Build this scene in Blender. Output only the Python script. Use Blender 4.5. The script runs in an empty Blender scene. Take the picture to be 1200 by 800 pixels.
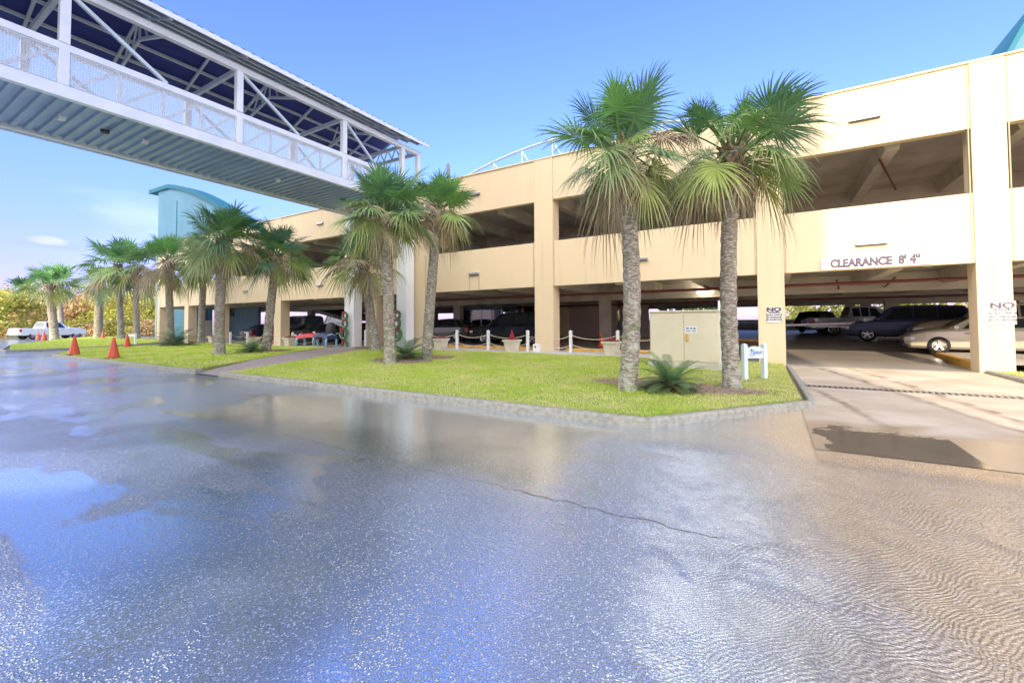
import bpy, bmesh, math, random
from math import sin, cos, pi, radians as R, tan, atan2, sqrt, exp
from mathutils import Vector as V, Matrix
S = bpy.context.scene
C = S.collection
rnd = random.Random(7)

# ------------------------------------------------------------------ camera
CAM = V((0, 0, 1.5)); FPX = 506.0; PSI = R(31.1); PIT = R(1.7); ROL = R(0.3); PY = 364.0
fwd = V((-sin(PSI)*cos(PIT), cos(PSI)*cos(PIT), sin(PIT)))
r0 = V((cos(PSI), sin(PSI), 0)); u0 = r0.cross(fwd)
rt = r0*cos(ROL) - u0*sin(ROL); up = u0*cos(ROL) + r0*sin(ROL)
def ray(px, py): return fwd + rt*((px-600)/FPX) + up*((PY-py)/FPX)
def clampf(v, a=0.0, b=1.0): return max(a, min(b, v))
def smooth(t): t = clampf(t); return t*t*(3-2*t)
def bump(x): return smooth((x+28)/10.0)*(1-smooth((x+5)/5.0))
def fz(x, y):                      # garage floor
    b = 0.08 + 0.2*bump(x)
    return b + (0.5-b)*smooth((y-20)/10) + 0.25*smooth((y-30)/12)
def gz(x, y):                      # lawns
    return 0.12 + (0.03+0.13*bump(x))*smooth((y-6.5)/9.0)
def onY(px, py, Y):
    d = ray(px, py); t = (Y-CAM.y)/d.y; return CAM + d*t
def onZ(px, py, z):
    d = ray(px, py); t = (z-CAM.z)/d.z; return CAM + d*t
def onF(px, py, f=fz):
    z = 0.2
    for _ in range(25):
        p = onZ(px, py, z); z = 0.5*z+0.5*f(p.x, p.y)
    return V((p.x, p.y, f(p.x, p.y)))
def lawn(px, py): return onF(px, py, gz)

cd = bpy.data.cameras.new('camera'); cam = bpy.data.objects.new('camera', cd); C.objects.link(cam)
cd.sensor_fit = 'HORIZONTAL'; cd.sensor_width = 36; cd.lens = 36*FPX/1200
cd.shift_y = (PY-400)/1200; cd.clip_start = 0.05; cd.clip_end = 3000
m = Matrix((rt, up, -fwd)).transposed().to_4x4(); m.translation = CAM; cam.matrix_world = m
S.camera = cam

# ------------------------------------------------------------------ materials
def mat(name, col, rough=0.6, col2=None, scale=3.0, mix=(0.35, 0.65), bump_=0.0, bscale=30.0, metal=0.0, spec=0.5, coords='Object', emit=None, stretch=None, detail=6.0):
    m = bpy.data.materials.new(name); m.use_nodes = True; nt = m.node_tree; N = nt.nodes; L = nt.links
    b = N['Principled BSDF']; b.inputs['Base Color'].default_value = (*col, 1); b.inputs['Roughness'].default_value = rough
    b.inputs['Metallic'].default_value = metal; b.inputs['Specular IOR Level'].default_value = spec
    tc = N.new('ShaderNodeTexCoord'); src = tc.outputs[coords]
    if stretch:
        mp = N.new('ShaderNodeMapping'); mp.inputs['Scale'].default_value = stretch; L.new(src, mp.inputs[0]); src2 = mp.outputs[0]
    else: src2 = src
    if col2:
        n = N.new('ShaderNodeTexNoise'); n.inputs['Scale'].default_value = scale; n.inputs['Detail'].default_value = detail; L.new(src2, n.inputs[0])
        r = N.new('ShaderNodeMapRange'); r.inputs[1].default_value = mix[0]; r.inputs[2].default_value = mix[1]; L.new(n.outputs[0], r.inputs[0])
        x = N.new('ShaderNodeMix'); x.data_type = 'RGBA'; x.inputs[6].default_value = (*col, 1); x.inputs[7].default_value = (*col2, 1)
        L.new(r.outputs[0], x.inputs[0]); L.new(x.outputs[2], b.inputs['Base Color'])
    if bump_:
        n = N.new('ShaderNodeTexNoise'); n.inputs['Scale'].default_value = bscale; n.inputs['Detail'].default_value = 5; L.new(src, n.inputs[0])
        bp = N.new('ShaderNodeBump'); bp.inputs['Strength'].default_value = bump_; bp.inputs['Distance'].default_value = 0.02
        L.new(n.outputs[0], bp.inputs['Height']); L.new(bp.outputs[0], b.inputs['Normal'])
    if emit:
        b.inputs['Emission Color'].default_value = (*emit[:3], 1); b.inputs['Emission Strength'].default_value = emit[3]
    return m
def attr_mat(name, rough=0.5, transl=0.25):
    m = bpy.data.materials.new(name); m.use_nodes = True; nt = m.node_tree; N = nt.nodes; L = nt.links
    b = N['Principled BSDF']; b.inputs['Roughness'].default_value = rough; b.inputs['Specular IOR Level'].default_value = 0.4
    a = N.new('ShaderNodeAttribute'); a.attribute_name = 'Col'; L.new(a.outputs['Color'], b.inputs['Base Color'])
    t = N.new('ShaderNodeBsdfTranslucent'); L.new(a.outputs['Color'], t.inputs[0])
    x = N.new('ShaderNodeMixShader'); x.inputs[0].default_value = transl
    o = N['Material Output']; L.new(b.outputs[0], x.inputs[1]); L.new(t.outputs[0], x.inputs[2]); L.new(x.outputs[0], o.inputs[0])
    return m
M = {}
def wall_mat(name, col, col2):
    m = mat(name, col, 0.75, col2, 0.35, (0.35, 0.75), 0.25, 14.0, stretch=(1, 1, 0.6))
    nt = m.node_tree; N = nt.nodes; L = nt.links; b = N['Principled BSDF']
    tc = N.new('ShaderNodeTexCoord'); mp = N.new('ShaderNodeMapping'); mp.inputs['Scale'].default_value = (2.5, 2.5, 0.12); L.new(tc.outputs['Object'], mp.inputs[0])
    n = N.new('ShaderNodeTexNoise'); n.inputs['Scale'].default_value = 1.6; n.inputs['Detail'].default_value = 7; L.new(mp.outputs[0], n.inputs[0])
    r = N.new('ShaderNodeMapRange'); r.inputs[1].default_value = 0.56; r.inputs[2].default_value = 0.85; r.inputs[4].default_value = 0.3; L.new(n.outputs[0], r.inputs[0])
    x = N.new('ShaderNodeMix'); x.data_type = 'RGBA'; src = b.inputs['Base Color'].links[0].from_socket
    L.new(r.outputs[0], x.inputs[0]); L.new(src, x.inputs[6]); x.inputs[7].default_value = (col[0]*.5, col[1]*.47, col[2]*.45, 1)
    L.new(x.outputs[2], b.inputs['Base Color'])
    return m
M['facade'] = wall_mat('cream_stucco', (0.76, 0.605, 0.40), (0.71, 0.56, 0.365))
M['facade_seam'] = mat('seam_sealant', (0.45, 0.38, 0.27), 0.8)
M['white_col'] = mat('white_column_paint', (0.86, 0.87, 0.86), 0.6, (0.8, 0.81, 0.8), 1.0, bump_=0.1)
M['conc_in'] = mat('garage_concrete', (0.56, 0.51, 0.45), 0.85, (0.36, 0.32, 0.28), 0.9, (0.3, 0.72), 0.3, 8.0)
M['conc_beam'] = mat('beam_concrete', (0.62, 0.56, 0.48), 0.85, (0.44, 0.39, 0.32), 1.4, (0.35, 0.8), 0.3, 8.0)
M['floor'] = mat('garage_floor_concrete', (0.42, 0.38, 0.34), 0.40, (0.26, 0.24, 0.215), 0.5, (0.35, 0.7), 0.15, 10.0)
M['teal'] = mat('teal_stucco', (0.12, 0.30, 0.42), 0.7, (0.10, 0.26, 0.37), 0.5, bump_=0.2, bscale=12)
M['teal_dark'] = mat('teal_roof_trim', (0.04, 0.19, 0.26), 0.8, spec=.2)
M['teal_glare'] = mat('glare_teal_stucco', (0.50, 0.66, 0.70), 0.7, (0.45, 0.6, 0.66), 0.5, bump_=0.2, bscale=12)  # the stair tower's teal, paled to paint in glare on its lower wall
M['bridge'] = mat('white_bridge_paint', (0.78, 0.82, 0.84), 0.4, (0.7, 0.74, 0.77), 1.5)
M['bridge2'] = mat('brace_paint', (0.58, 0.66, 0.70), 0.45, (0.5, 0.58, 0.63), 1.5)
M['soffit'] = mat('corrugated_deck_steel', (0.35, 0.47, 0.58), 0.4, (0.29, 0.40, 0.51), 1.0, metal=0.2)
M['roof_under'] = mat('navy_roof_underside', (0.03, 0.045, 0.24), 0.6, (0.022, 0.035, 0.19), 2.0)
M['roof_top'] = mat('teal_standing_seam', (0.12, 0.26, 0.32), 0.35, metal=0.3)
M['kerb'] = mat('kerb_concrete', (0.40, 0.38, 0.32), 0.75, (0.24, 0.24, 0.19), 12.0, (0.40, 0.72), 0.5, 40.0)
M['walk'] = mat('apron_concrete', (0.62, 0.6, 0.55), 0.7, (0.5, 0.48, 0.44), 2.0, bump_=0.15)
M['yellow'] = mat('yellow_kerb_paint', (0.75, 0.42, 0.07), 0.6, (0.5, 0.28, 0.06), 4.0, (0.45, 0.8))
M['white'] = mat('white_paint', (0.8, 0.8, 0.78), 0.5, (0.7, 0.7, 0.68), 5.0)
M['sign_white'] = mat('sign_white', (0.82, 0.82, 0.8), 0.4)
M['ink'] = mat('sign_lettering', (0.07, 0.05, 0.09), 0.5)
M['ink_blue'] = mat('blue_script_paint', (0.10, 0.16, 0.45), 0.5)
M['ink_green'] = mat('green_emblem_paint', (0.08, 0.42, 0.28), 0.5)
M['aqua_paint'] = mat('aqua_post_paint', (0.70, 0.80, 0.83), 0.5, (0.64, 0.75, 0.79), 4.0)
M['rope'] = mat('rope', (0.62, 0.56, 0.42), 0.9)
M['pot'] = mat('planter_resin', (0.72, 0.66, 0.52), 0.7, (0.62, 0.56, 0.44), 6.0)
M['soil'] = mat('potting_soil', (0.05, 0.035, 0.025), 0.95)
M['red_pipe'] = mat('red_pipe_paint', (0.17, 0.035, 0.03), 0.5)
M['cone'] = mat('orange_cone_plastic', (0.85, 0.13, 0.06), 0.5, (0.7, 0.1, 0.05), 6.0)
M['black'] = mat('black_rubber', (0.02, 0.02, 0.022), 0.7)
M['tyre'] = mat('tyre_rubber', (0.018, 0.018, 0.02), 0.8)
M['rim'] = mat('alloy_rim', (0.55, 0.55, 0.56), 0.3, metal=0.8)
M['glass'] = mat('dark_glass', (0.02, 0.03, 0.04), 0.05, spec=0.8)
M['lamp_r'] = mat('red_tail_lens', (0.5, 0.02, 0.02), 0.2)
M['lamp_w'] = mat('clear_head_lens', (0.75, 0.77, 0.8), 0.15)
M['lamp_on'] = mat('lit_tail_lens', (0.6, 0.03, 0.02), 0.3, emit=(1, .12, .06, 4))
M['trim'] = mat('dark_trim', (0.03, 0.03, 0.032), 0.5)
M['cab'] = mat('beige_cabinet_steel', (0.72, 0.66, 0.50), 0.45, (0.67, 0.61, 0.46), 1.5)
M['cab_side'] = M['cab']
M['metal'] = mat('galvanised_metal', (0.45, 0.46, 0.47), 0.4, metal=0.7)
M['iron'] = mat('iron_grate', (0.05, 0.045, 0.04), 0.6)
M['red_flower'] = mat('red_petals', (0.55, 0.03, 0.05), 0.7, (0.25, 0.02, 0.03), 20)
M['leafy'] = mat('planter_leaves', (0.05, 0.10, 0.03), 0.7, (0.12, 0.05, 0.03), 20)
M['wreath'] = mat('fir_wreath', (0.05, 0.15, 0.07), 0.8, (0.10, 0.22, 0.10), 25)
M['ribbon'] = mat('red_ribbon', (0.55, 0.03, 0.04), 0.5)
M['brown_wall'] = mat('brown_interior_wall', (0.48, 0.40, 0.32), 0.8, (0.42, 0.35, 0.28), 1.0)
M['cream_wall'] = mat('cream_interior_wall', (0.75, 0.66, 0.36), 0.7, (0.7, 0.6, 0.32), 1.0)
M['dark_teal'] = mat('slate_teal_wall', (0.09, 0.15, 0.21), 0.7, (0.07, 0.125, 0.18), 1.0)
M['mulch'] = mat('pale_wood_mulch', (0.50, 0.38, 0.28), 0.9, (0.22, 0.15, 0.10), 22.0, (0.35, 0.65), 1.0, 45.0)
M['bench_red'] = mat('red_seat_paint', (0.6, 0.03, 0.05), 0.4)
M['bench_blue'] = mat('pale_blue_frame_paint', (0.32, 0.55, 0.75), 0.4)
M['navy'] = mat('navy_vinyl', (0.02, 0.04, 0.12), 0.5)
M['hotel'] = mat('hotel_stucco', (0.62, 0.54, 0.42), 0.8, (0.56, 0.48, 0.38), 0.5)
M['light_lens'] = mat('lit_lamp_lens', (0.9, 0.9, 0.8), 0.4, emit=(1, .9, .7, 6))
M['trunk_far'] = mat('far_trunk_bark', (0.16, 0.12, 0.08), 0.9, (0.08, 0.06, 0.045), 3.0, bump_=0.5)
M['leaf'] = attr_mat('palm_leaf', 0.42, 0.22)
M['fol'] = attr_mat('tree_foliage', 0.7, 0.3)
M['grass'] = attr_mat('grass_blades', 0.6, 0.35)

def trunk_mat():
    m = bpy.data.materials.new('sabal_bark'); m.use_nodes = True; nt = m.node_tree; N = nt.nodes; L = nt.links
    b = N['Principled BSDF']; b.inputs['Roughness'].default_value = 0.9
    tc = N.new('ShaderNodeTexCoord')
    n1 = N.new('ShaderNodeTexNoise'); n1.inputs['Scale'].default_value = 11; n1.inputs['Detail'].default_value = 8; mq = N.new('ShaderNodeMapping'); mq.inputs['Scale'].default_value = (1, 1, 3.5); L.new(tc.outputs['Object'], mq.inputs[0]); L.new(mq.outputs[0], n1.inputs[0])
    cr = N.new('ShaderNodeValToRGB'); e = cr.color_ramp.elements
    e[0].position = 0.36; e[0].color = (0.19, 0.155, 0.12, 1); e[1].position = 0.62; e[1].color = (0.52, 0.47, 0.39, 1)
    k = cr.color_ramp.elements.new(0.5); k.color = (0.30, 0.26, 0.215, 1)
    L.new(n1.outputs[0], cr.inputs[0])
    n2 = N.new('ShaderNodeTexNoise'); n2.inputs['Scale'].default_value = 6.5; n2.inputs['Detail'].default_value = 9; L.new(tc.outputs['Object'], n2.inputs[0])
    sp = N.new('ShaderNodeSeparateXYZ'); L.new(tc.outputs['Object'], sp.inputs[0])
    zr = N.new('ShaderNodeMapRange'); zr.inputs[1].default_value = 0.2; zr.inputs[2].default_value = 2.0; zr.inputs[3].default_value = 0.09; zr.inputs[4].default_value = -0.05; L.new(sp.outputs[2], zr.inputs[0])
    ad = N.new('ShaderNodeMath'); ad.operation = 'ADD'; L.new(n2.outputs[0], ad.inputs[0]); L.new(zr.outputs[0], ad.inputs[1])
    r2 = N.new('ShaderNodeMapRange'); r2.inputs[1].default_value = 0.56; r2.inputs[2].default_value = 0.64; r2.inputs[4].default_value = 0.6; L.new(ad.outputs[0], r2.inputs[0])
    x = N.new('ShaderNodeMix'); x.data_type = 'RGBA'; x.inputs[7].default_value = (0.52, 0.57, 0.46, 1)
    L.new(r2.outputs[0], x.inputs[0]); L.new(cr.outputs[0], x.inputs[6])
    n4 = N.new('ShaderNodeTexNoise'); n4.inputs['Scale'].default_value = 4.5; L.new(tc.outputs['Object'], n4.inputs[0])
    r4 = N.new('ShaderNodeMapRange'); r4.inputs[1].default_value = 0.56; r4.inputs[2].default_value = 0.7; r4.inputs[4].default_value = 0.6; L.new(n4.outputs[0], r4.inputs[0])
    x2 = N.new('ShaderNodeMix'); x2.data_type = 'RGBA'; x2.inputs[7].default_value = (0.14, 0.19, 0.07, 1)
    L.new(r4.outputs[0], x2.inputs[0]); L.new(x.outputs[2], x2.inputs[6]); L.new(x2.outputs[2], b.inputs['Base Color'])
    mp = N.new('ShaderNodeMapping'); mp.inputs['Scale'].default_value = (1, 1, 3.2); L.new(tc.outputs['Object'], mp.inputs[0])
    n3 = N.new('ShaderNodeTexNoise'); n3.inputs['Scale'].default_value = 12; n3.inputs['Detail'].default_value = 7; L.new(mp.outputs[0], n3.inputs[0])
    bp = N.new('ShaderNodeBump'); bp.inputs['Strength'].default_value = 1.0; bp.inputs['Distance'].default_value = 0.04
    L.new(n3.outputs[0], bp.inputs['Height']); L.new(bp.outputs[0], b.inputs['Normal'])
    return m
M['bark'] = trunk_mat()
M['boot'] = mat('dry_leaf_bases', (0.36, 0.27, 0.17), 0.85, (0.14, 0.09, 0.06), 9.0, (0.35, 0.65), 0.6, 25.0)

def paint(name, col, rough=0.25):
    m = mat(name, col, rough); m.node_tree.nodes['Principled BSDF'].inputs['Coat Weight'].default_value = 0.6
    return m

# ------------------------------------------------------------------ mesh helpers
class MB:
    def __init__(s): s.v = []; s.f = []; s.c = None
    def add(s, vs, fs):
        o = len(s.v); s.v += [tuple(p) for p in vs]; s.f += [tuple(i+o for i in f) for f in fs]; return s
    def box(s, x0, x1, y0, y1, z0, z1):
        vs = [(x, y, z) for z in (z0, z1) for y in (y0, y1) for x in (x0, x1)]
        return s.add(vs, [(0, 2, 3, 1), (4, 5, 7, 6), (0, 1, 5, 4), (2, 6, 7, 3), (0, 4, 6, 2), (1, 3, 7, 5)])
    def bar(s, a, b, w, h, upv=(0, 0, 1)):
        a = V(a); b = V(b); d = (b-a).normalized(); u = V(upv)
        if abs(d.dot(u)) > 0.98: u = V((0, 1, 0))
        sx = d.cross(u).normalized(); uz = sx.cross(d).normalized()
        vs = []
        for p in (a, b):
            for i, j in ((-1, -1), (1, -1), (1, 1), (-1, 1)): vs.append(p + sx*(i*w/2) + uz*(j*h/2))
        return s.add(vs, [(3, 2, 1, 0), (4, 5, 6, 7), (0, 1, 5, 4), (1, 2, 6, 5), (2, 3, 7, 6), (3, 0, 4, 7)])
    def tube(s, pts, rad, n=8, caps=True):
        pts = [V(p) for p in pts]; k = len(pts)
        if not hasattr(rad, '__len__'): rad = [rad]*k
        vs = []; pu = None
        for i, p in enumerate(pts):
            d = (pts[min(i+1, k-1)]-pts[max(i-1, 0)]).normalized()
            if pu is None: pu = V((1, 0, 0)) if abs(d.x) < 0.9 else V((0, 1, 0))
            pu = (pu - d*pu.dot(d)).normalized(); w = d.cross(pu)
            for j in range(n):
                a = 2*pi*j/n; vs.append(p + pu*(cos(a)*rad[i]) + w*(sin(a)*rad[i]))
        fs = [(i*n+j, i*n+(j+1) % n, (i+1)*n+(j+1) % n, (i+1)*n+j) for i in range(k-1) for j in range(n)]
        if caps: fs += [tuple(range(n-1, -1, -1)), tuple((k-1)*n+j for j in range(n))]
        return s.add(vs, fs)
    def lathe(s, prof, n=20, c=(0, 0, 0), axis='z', caps=True):
        vs = []
        for r, z in prof:
            for j in range(n):
                a = 2*pi*j/n; x, y = r*cos(a), r*sin(a)
                if axis == 'z': p = (x, y, z)
                else: p = (x, z, y)
                vs.append((p[0]+c[0], p[1]+c[1], p[2]+c[2]))
        k = len(prof)
        fs = [(i*n+j, i*n+(j+1) % n, (i+1)*n+(j+1) % n, (i+1)*n+j) for i in range(k-1) for j in range(n)]
        if caps: fs += [tuple(range(n-1, -1, -1)), tuple((k-1)*n+j for j in range(n))]
        return s.add(vs, fs)
    def prism(s, poly, y0, y1):                    # poly in XZ extruded along Y
        n = len(poly); vs = [(x, y0, z) for x, z in poly]+[(x, y1, z) for x, z in poly]
        return s.add(vs, [tuple(range(n)), tuple(range(2*n-1, n-1, -1))]+[(i, n+i, n+(i+1) % n, (i+1) % n) for i in range(n)])
    def slab(s, poly, z0, z1):                     # poly in XY extruded along Z
        n = len(poly); vs = [(x, y, z0) for x, y in poly]+[(x, y, z1) for x, y in poly]
        return s.add(vs, [tuple(range(n-1, -1, -1)), tuple(range(n, 2*n))]+[(i, (i+1) % n, n+(i+1) % n, n+i) for i in range(n)])
    def build(s, name, m, parent=None, smooth=False, off=None, bevel=0, cols=None, fix=True):
        if off is None: off = OFF.get(parent.name, V((0, 0, 0))) if parent else V((0, 0, 0))
        off = V(off)
        vs = [(p[0]-off[0], p[1]-off[1], p[2]-off[2]) for p in s.v]
        me = bpy.data.meshes.new(name); me.from_pydata(vs, [], s.f)
        if cols is not None:
            a = me.color_attributes.new('Col', 'FLOAT_COLOR', 'POINT'); flat = []
            for c in cols: flat += [c[0], c[1], c[2], 1.0]
            a.data.foreach_set('color', flat)
        if fix or bevel:
            bm = bmesh.new(); bm.from_mesh(me)
            if fix: bmesh.ops.recalc_face_normals(bm, faces=bm.faces)
            if bevel: bmesh.ops.bevel(bm, geom=[e for e in bm.edges if len(e.link_faces) == 2 and e.calc_face_angle(0) > 0.6], offset=bevel, segments=2, affect='EDGES', profile=0.6, clamp_overlap=True)
            bm.to_mesh(me); bm.free()
        me.materials.append(m)
        if smooth: me.shade_smooth()
        o = bpy.data.objects.new(name, me); C.objects.link(o)
        if parent: o.parent = parent
        else: o.location = off
        return o
OFF = {}
def tag(o, label=None, cat=None, group=None, kind=None):
    if label: o['label'] = label
    if cat: o['category'] = cat
    if group: o['group'] = group
    if kind: o['kind'] = kind
    return o
def empty(name, loc=(0, 0, 0), rz=0.0, label=None, cat=None, group=None, world=False):
    o = bpy.data.objects.new(name, None); C.objects.link(o); o.location = loc; o.rotation_euler = (0, 0, rz); o.empty_display_size = 0.2
    OFF[o.name] = V(loc) if world else V((0, 0, 0))
    return tag(o, label, cat, group)
def copy_tree(o, parent=None):
    c = o.copy(); C.objects.link(c); c.parent = parent
    for ch in list(o.children): copy_tree(ch, c)
    return c
def struct(mb, name, m, **k): return tag(mb.build(name, m, **k), kind='structure')
def text(body, size, loc, m, parent=None, name='lettering', ext=0.004, sx=1.0, shear=0.0, bold=0.0, align='CENTER', rz=0.0):
    cu = bpy.data.curves.new(name, 'FONT'); cu.body = body; cu.size = size; cu.extrude = ext; cu.align_x = align; cu.align_y = 'CENTER'; cu.shear = shear; cu.offset = bold; cu.resolution_u = 3
    t = bpy.data.objects.new('tmp', cu); C.objects.link(t); bpy.context.view_layer.update()
    me = bpy.data.meshes.new_from_object(t.evaluated_get(bpy.context.evaluated_depsgraph_get()))
    bpy.data.objects.remove(t); me.name = name; me.materials.clear(); me.materials.append(m)
    me.transform(Matrix.Rotation(rz, 4, 'Z') @ Matrix.Rotation(pi/2, 4, 'X') @ Matrix.Diagonal((sx, 1, 1, 1)))
    o = bpy.data.objects.new(name, me); C.objects.link(o)
    off = OFF.get(parent.name, V((0, 0, 0))) if parent else V((0, 0, 0))
    if parent: o.parent = parent
    o.location = V(loc)-off
    return o

# ------------------------------------------------------------------ world, sun
SUN_EL = R(22); lx, ly = -0.16, 1.0
W = bpy.data.worlds.new('World'); S.world = W; W.use_nodes = True
nt = W.node_tree; bg = nt.nodes['Background']
sk = nt.nodes.new('ShaderNodeTexSky'); sk.sky_type = 'NISHITA'; sk.sun_disc = False
sk.sun_elevation = SUN_EL; sk.sun_rotation = atan2(-lx, -ly); sk.altitude = 0; sk.air_density = 1.3; sk.dust_density = 0.6; sk.ozone_density = 3.0
NW, LW = nt.nodes, nt.links
def wn(t, **k):
    n = NW.new(t)
    for a, b in k.items(): setattr(n, a, b)
    return n
def wrange(src, a, b, lo, hi):
    r = wn('ShaderNodeMapRange', interpolation_type='SMOOTHSTEP')
    for i, q in enumerate((a, b, lo, hi)): r.inputs[i+1].default_value = q
    LW.new(src, r.inputs[0]); return r.outputs[0]
def wmath(op, a, b):
    x = wn('ShaderNodeMath', operation=op)
    for i, q in enumerate((a, b)):
        if isinstance(q, (int, float)): x.inputs[i].default_value = q
        else: LW.new(q, x.inputs[i])
    return x.outputs[0]
def wmix(f, a, b, bt='MIX'):
    x = wn('ShaderNodeMix', data_type='RGBA', blend_type=bt)
    for i, q in ((0, f), (6, a), (7, b)):
        if isinstance(q, float): x.inputs[i].default_value = q
        elif isinstance(q, tuple): x.inputs[i].default_value = (*q, 1)
        else: LW.new(q, x.inputs[i])
    return x.outputs[2]
wtc = wn('ShaderNodeTexCoord'); wsp = wn('ShaderNodeSeparateXYZ'); LW.new(wtc.outputs['Generated'], wsp.inputs[0])
hzf = wrange(wsp.outputs[2], 0.0, .35, 1, 0)
col = wmix(hzf, sk.outputs[0], (.88, .66, .93), 'MULTIPLY')
col = wmix(1.0, col, (0.56, 0.61, 1.10), 'MULTIPLY')
# thin wisps low on the horizon, and an unseen bright cloud fill added behind the camera to light the facade
wmp = wn('ShaderNodeMapping'); wmp.inputs['Scale'].default_value = (1, 1, 4.5); LW.new(wtc.outputs['Generated'], wmp.inputs[0])
wno = wn('ShaderNodeTexNoise'); wno.inputs['Scale'].default_value = 2.3; wno.inputs['Detail'].default_value = 6; LW.new(wmp.outputs[0], wno.inputs[0])
wis = wmath('MULTIPLY', wrange(wno.outputs[0], .50, .72, 0, .30), wrange(wsp.outputs[2], .02, .45, 1, 0))
col = wmix(wis, col, (4.2, 4.6, 5.6))
def cloud(px, py, w, h, amt, colr):
    global col
    d = ray(px, py).normalized(); dt = wn('ShaderNodeVectorMath', operation='SUBTRACT'); LW.new(wtc.outputs['Generated'], dt.inputs[0]); dt.inputs[1].default_value = d
    hz = V((d.y, -d.x, 0)).normalized(); dp = wn('ShaderNodeVectorMath', operation='DOT_PRODUCT'); LW.new(dt.outputs[0], dp.inputs[0]); dp.inputs[1].default_value = hz
    sz = wn('ShaderNodeSeparateXYZ'); LW.new(dt.outputs[0], sz.inputs[0])
    a = wmath('POWER', wmath('ABSOLUTE', wmath('DIVIDE', dp.outputs['Value'], w), 0), 2.0); b = wmath('POWER', wmath('ABSOLUTE', wmath('DIVIDE', sz.outputs[2], h), 0), 2.0)
    n = wn('ShaderNodeTexNoise'); n.inputs['Scale'].default_value = 45; n.inputs['Detail'].default_value = 5; LW.new(wtc.outputs['Generated'], n.inputs[0])
    q = wmath('ADD', wmath('ADD', a, b), wmath('MULTIPLY', n.outputs[0], 1.1))
    col = wmix(wmath('MULTIPLY', wrange(q, .5, 1.35, 1, 0), amt), col, colr)
cloud(58, 287, .09, .009, .5, (1.5, 1.8, 3.3)); cloud(56, 282, .03, .009, .5, (2.9, 2.8, 3.8)); cloud(16, 277, .05, .008, .3, (1.6, 1.9, 3.4))
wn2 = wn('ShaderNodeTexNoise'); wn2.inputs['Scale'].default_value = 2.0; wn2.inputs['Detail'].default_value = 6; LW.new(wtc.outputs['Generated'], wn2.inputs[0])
fill_bank = wmath('MULTIPLY', wrange(wsp.outputs[1], .05, -.45, 0, 1), wrange(wn2.outputs[0], .38, .56, .35, 1))
fill_bank = wmath('MULTIPLY', fill_bank, wrange(wsp.outputs[2], .0, .3, .2, 1))
col = wmix(fill_bank, col, (13.4, 12.8, 11.6))
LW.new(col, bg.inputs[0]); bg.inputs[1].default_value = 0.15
sd = bpy.data.lights.new('sun', 'SUN'); sd.energy = 2.0; sd.angle = R(0.53); sd.color = (1.0, 0.82, 0.58)
so = bpy.data.objects.new('sun', sd); C.objects.link(so)
ld = V((lx, ly, -tan(SUN_EL)*sqrt(lx*lx+ly*ly))).normalized(); so.rotation_euler = ld.to_track_quat('-Z', 'Y').to_euler(); so.location = (10, -30, 40)
S.view_settings.view_transform = 'Standard'; S.view_settings.look = 'None'; S.view_settings.gamma = 1; S.view_settings.exposure = 1.4

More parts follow.
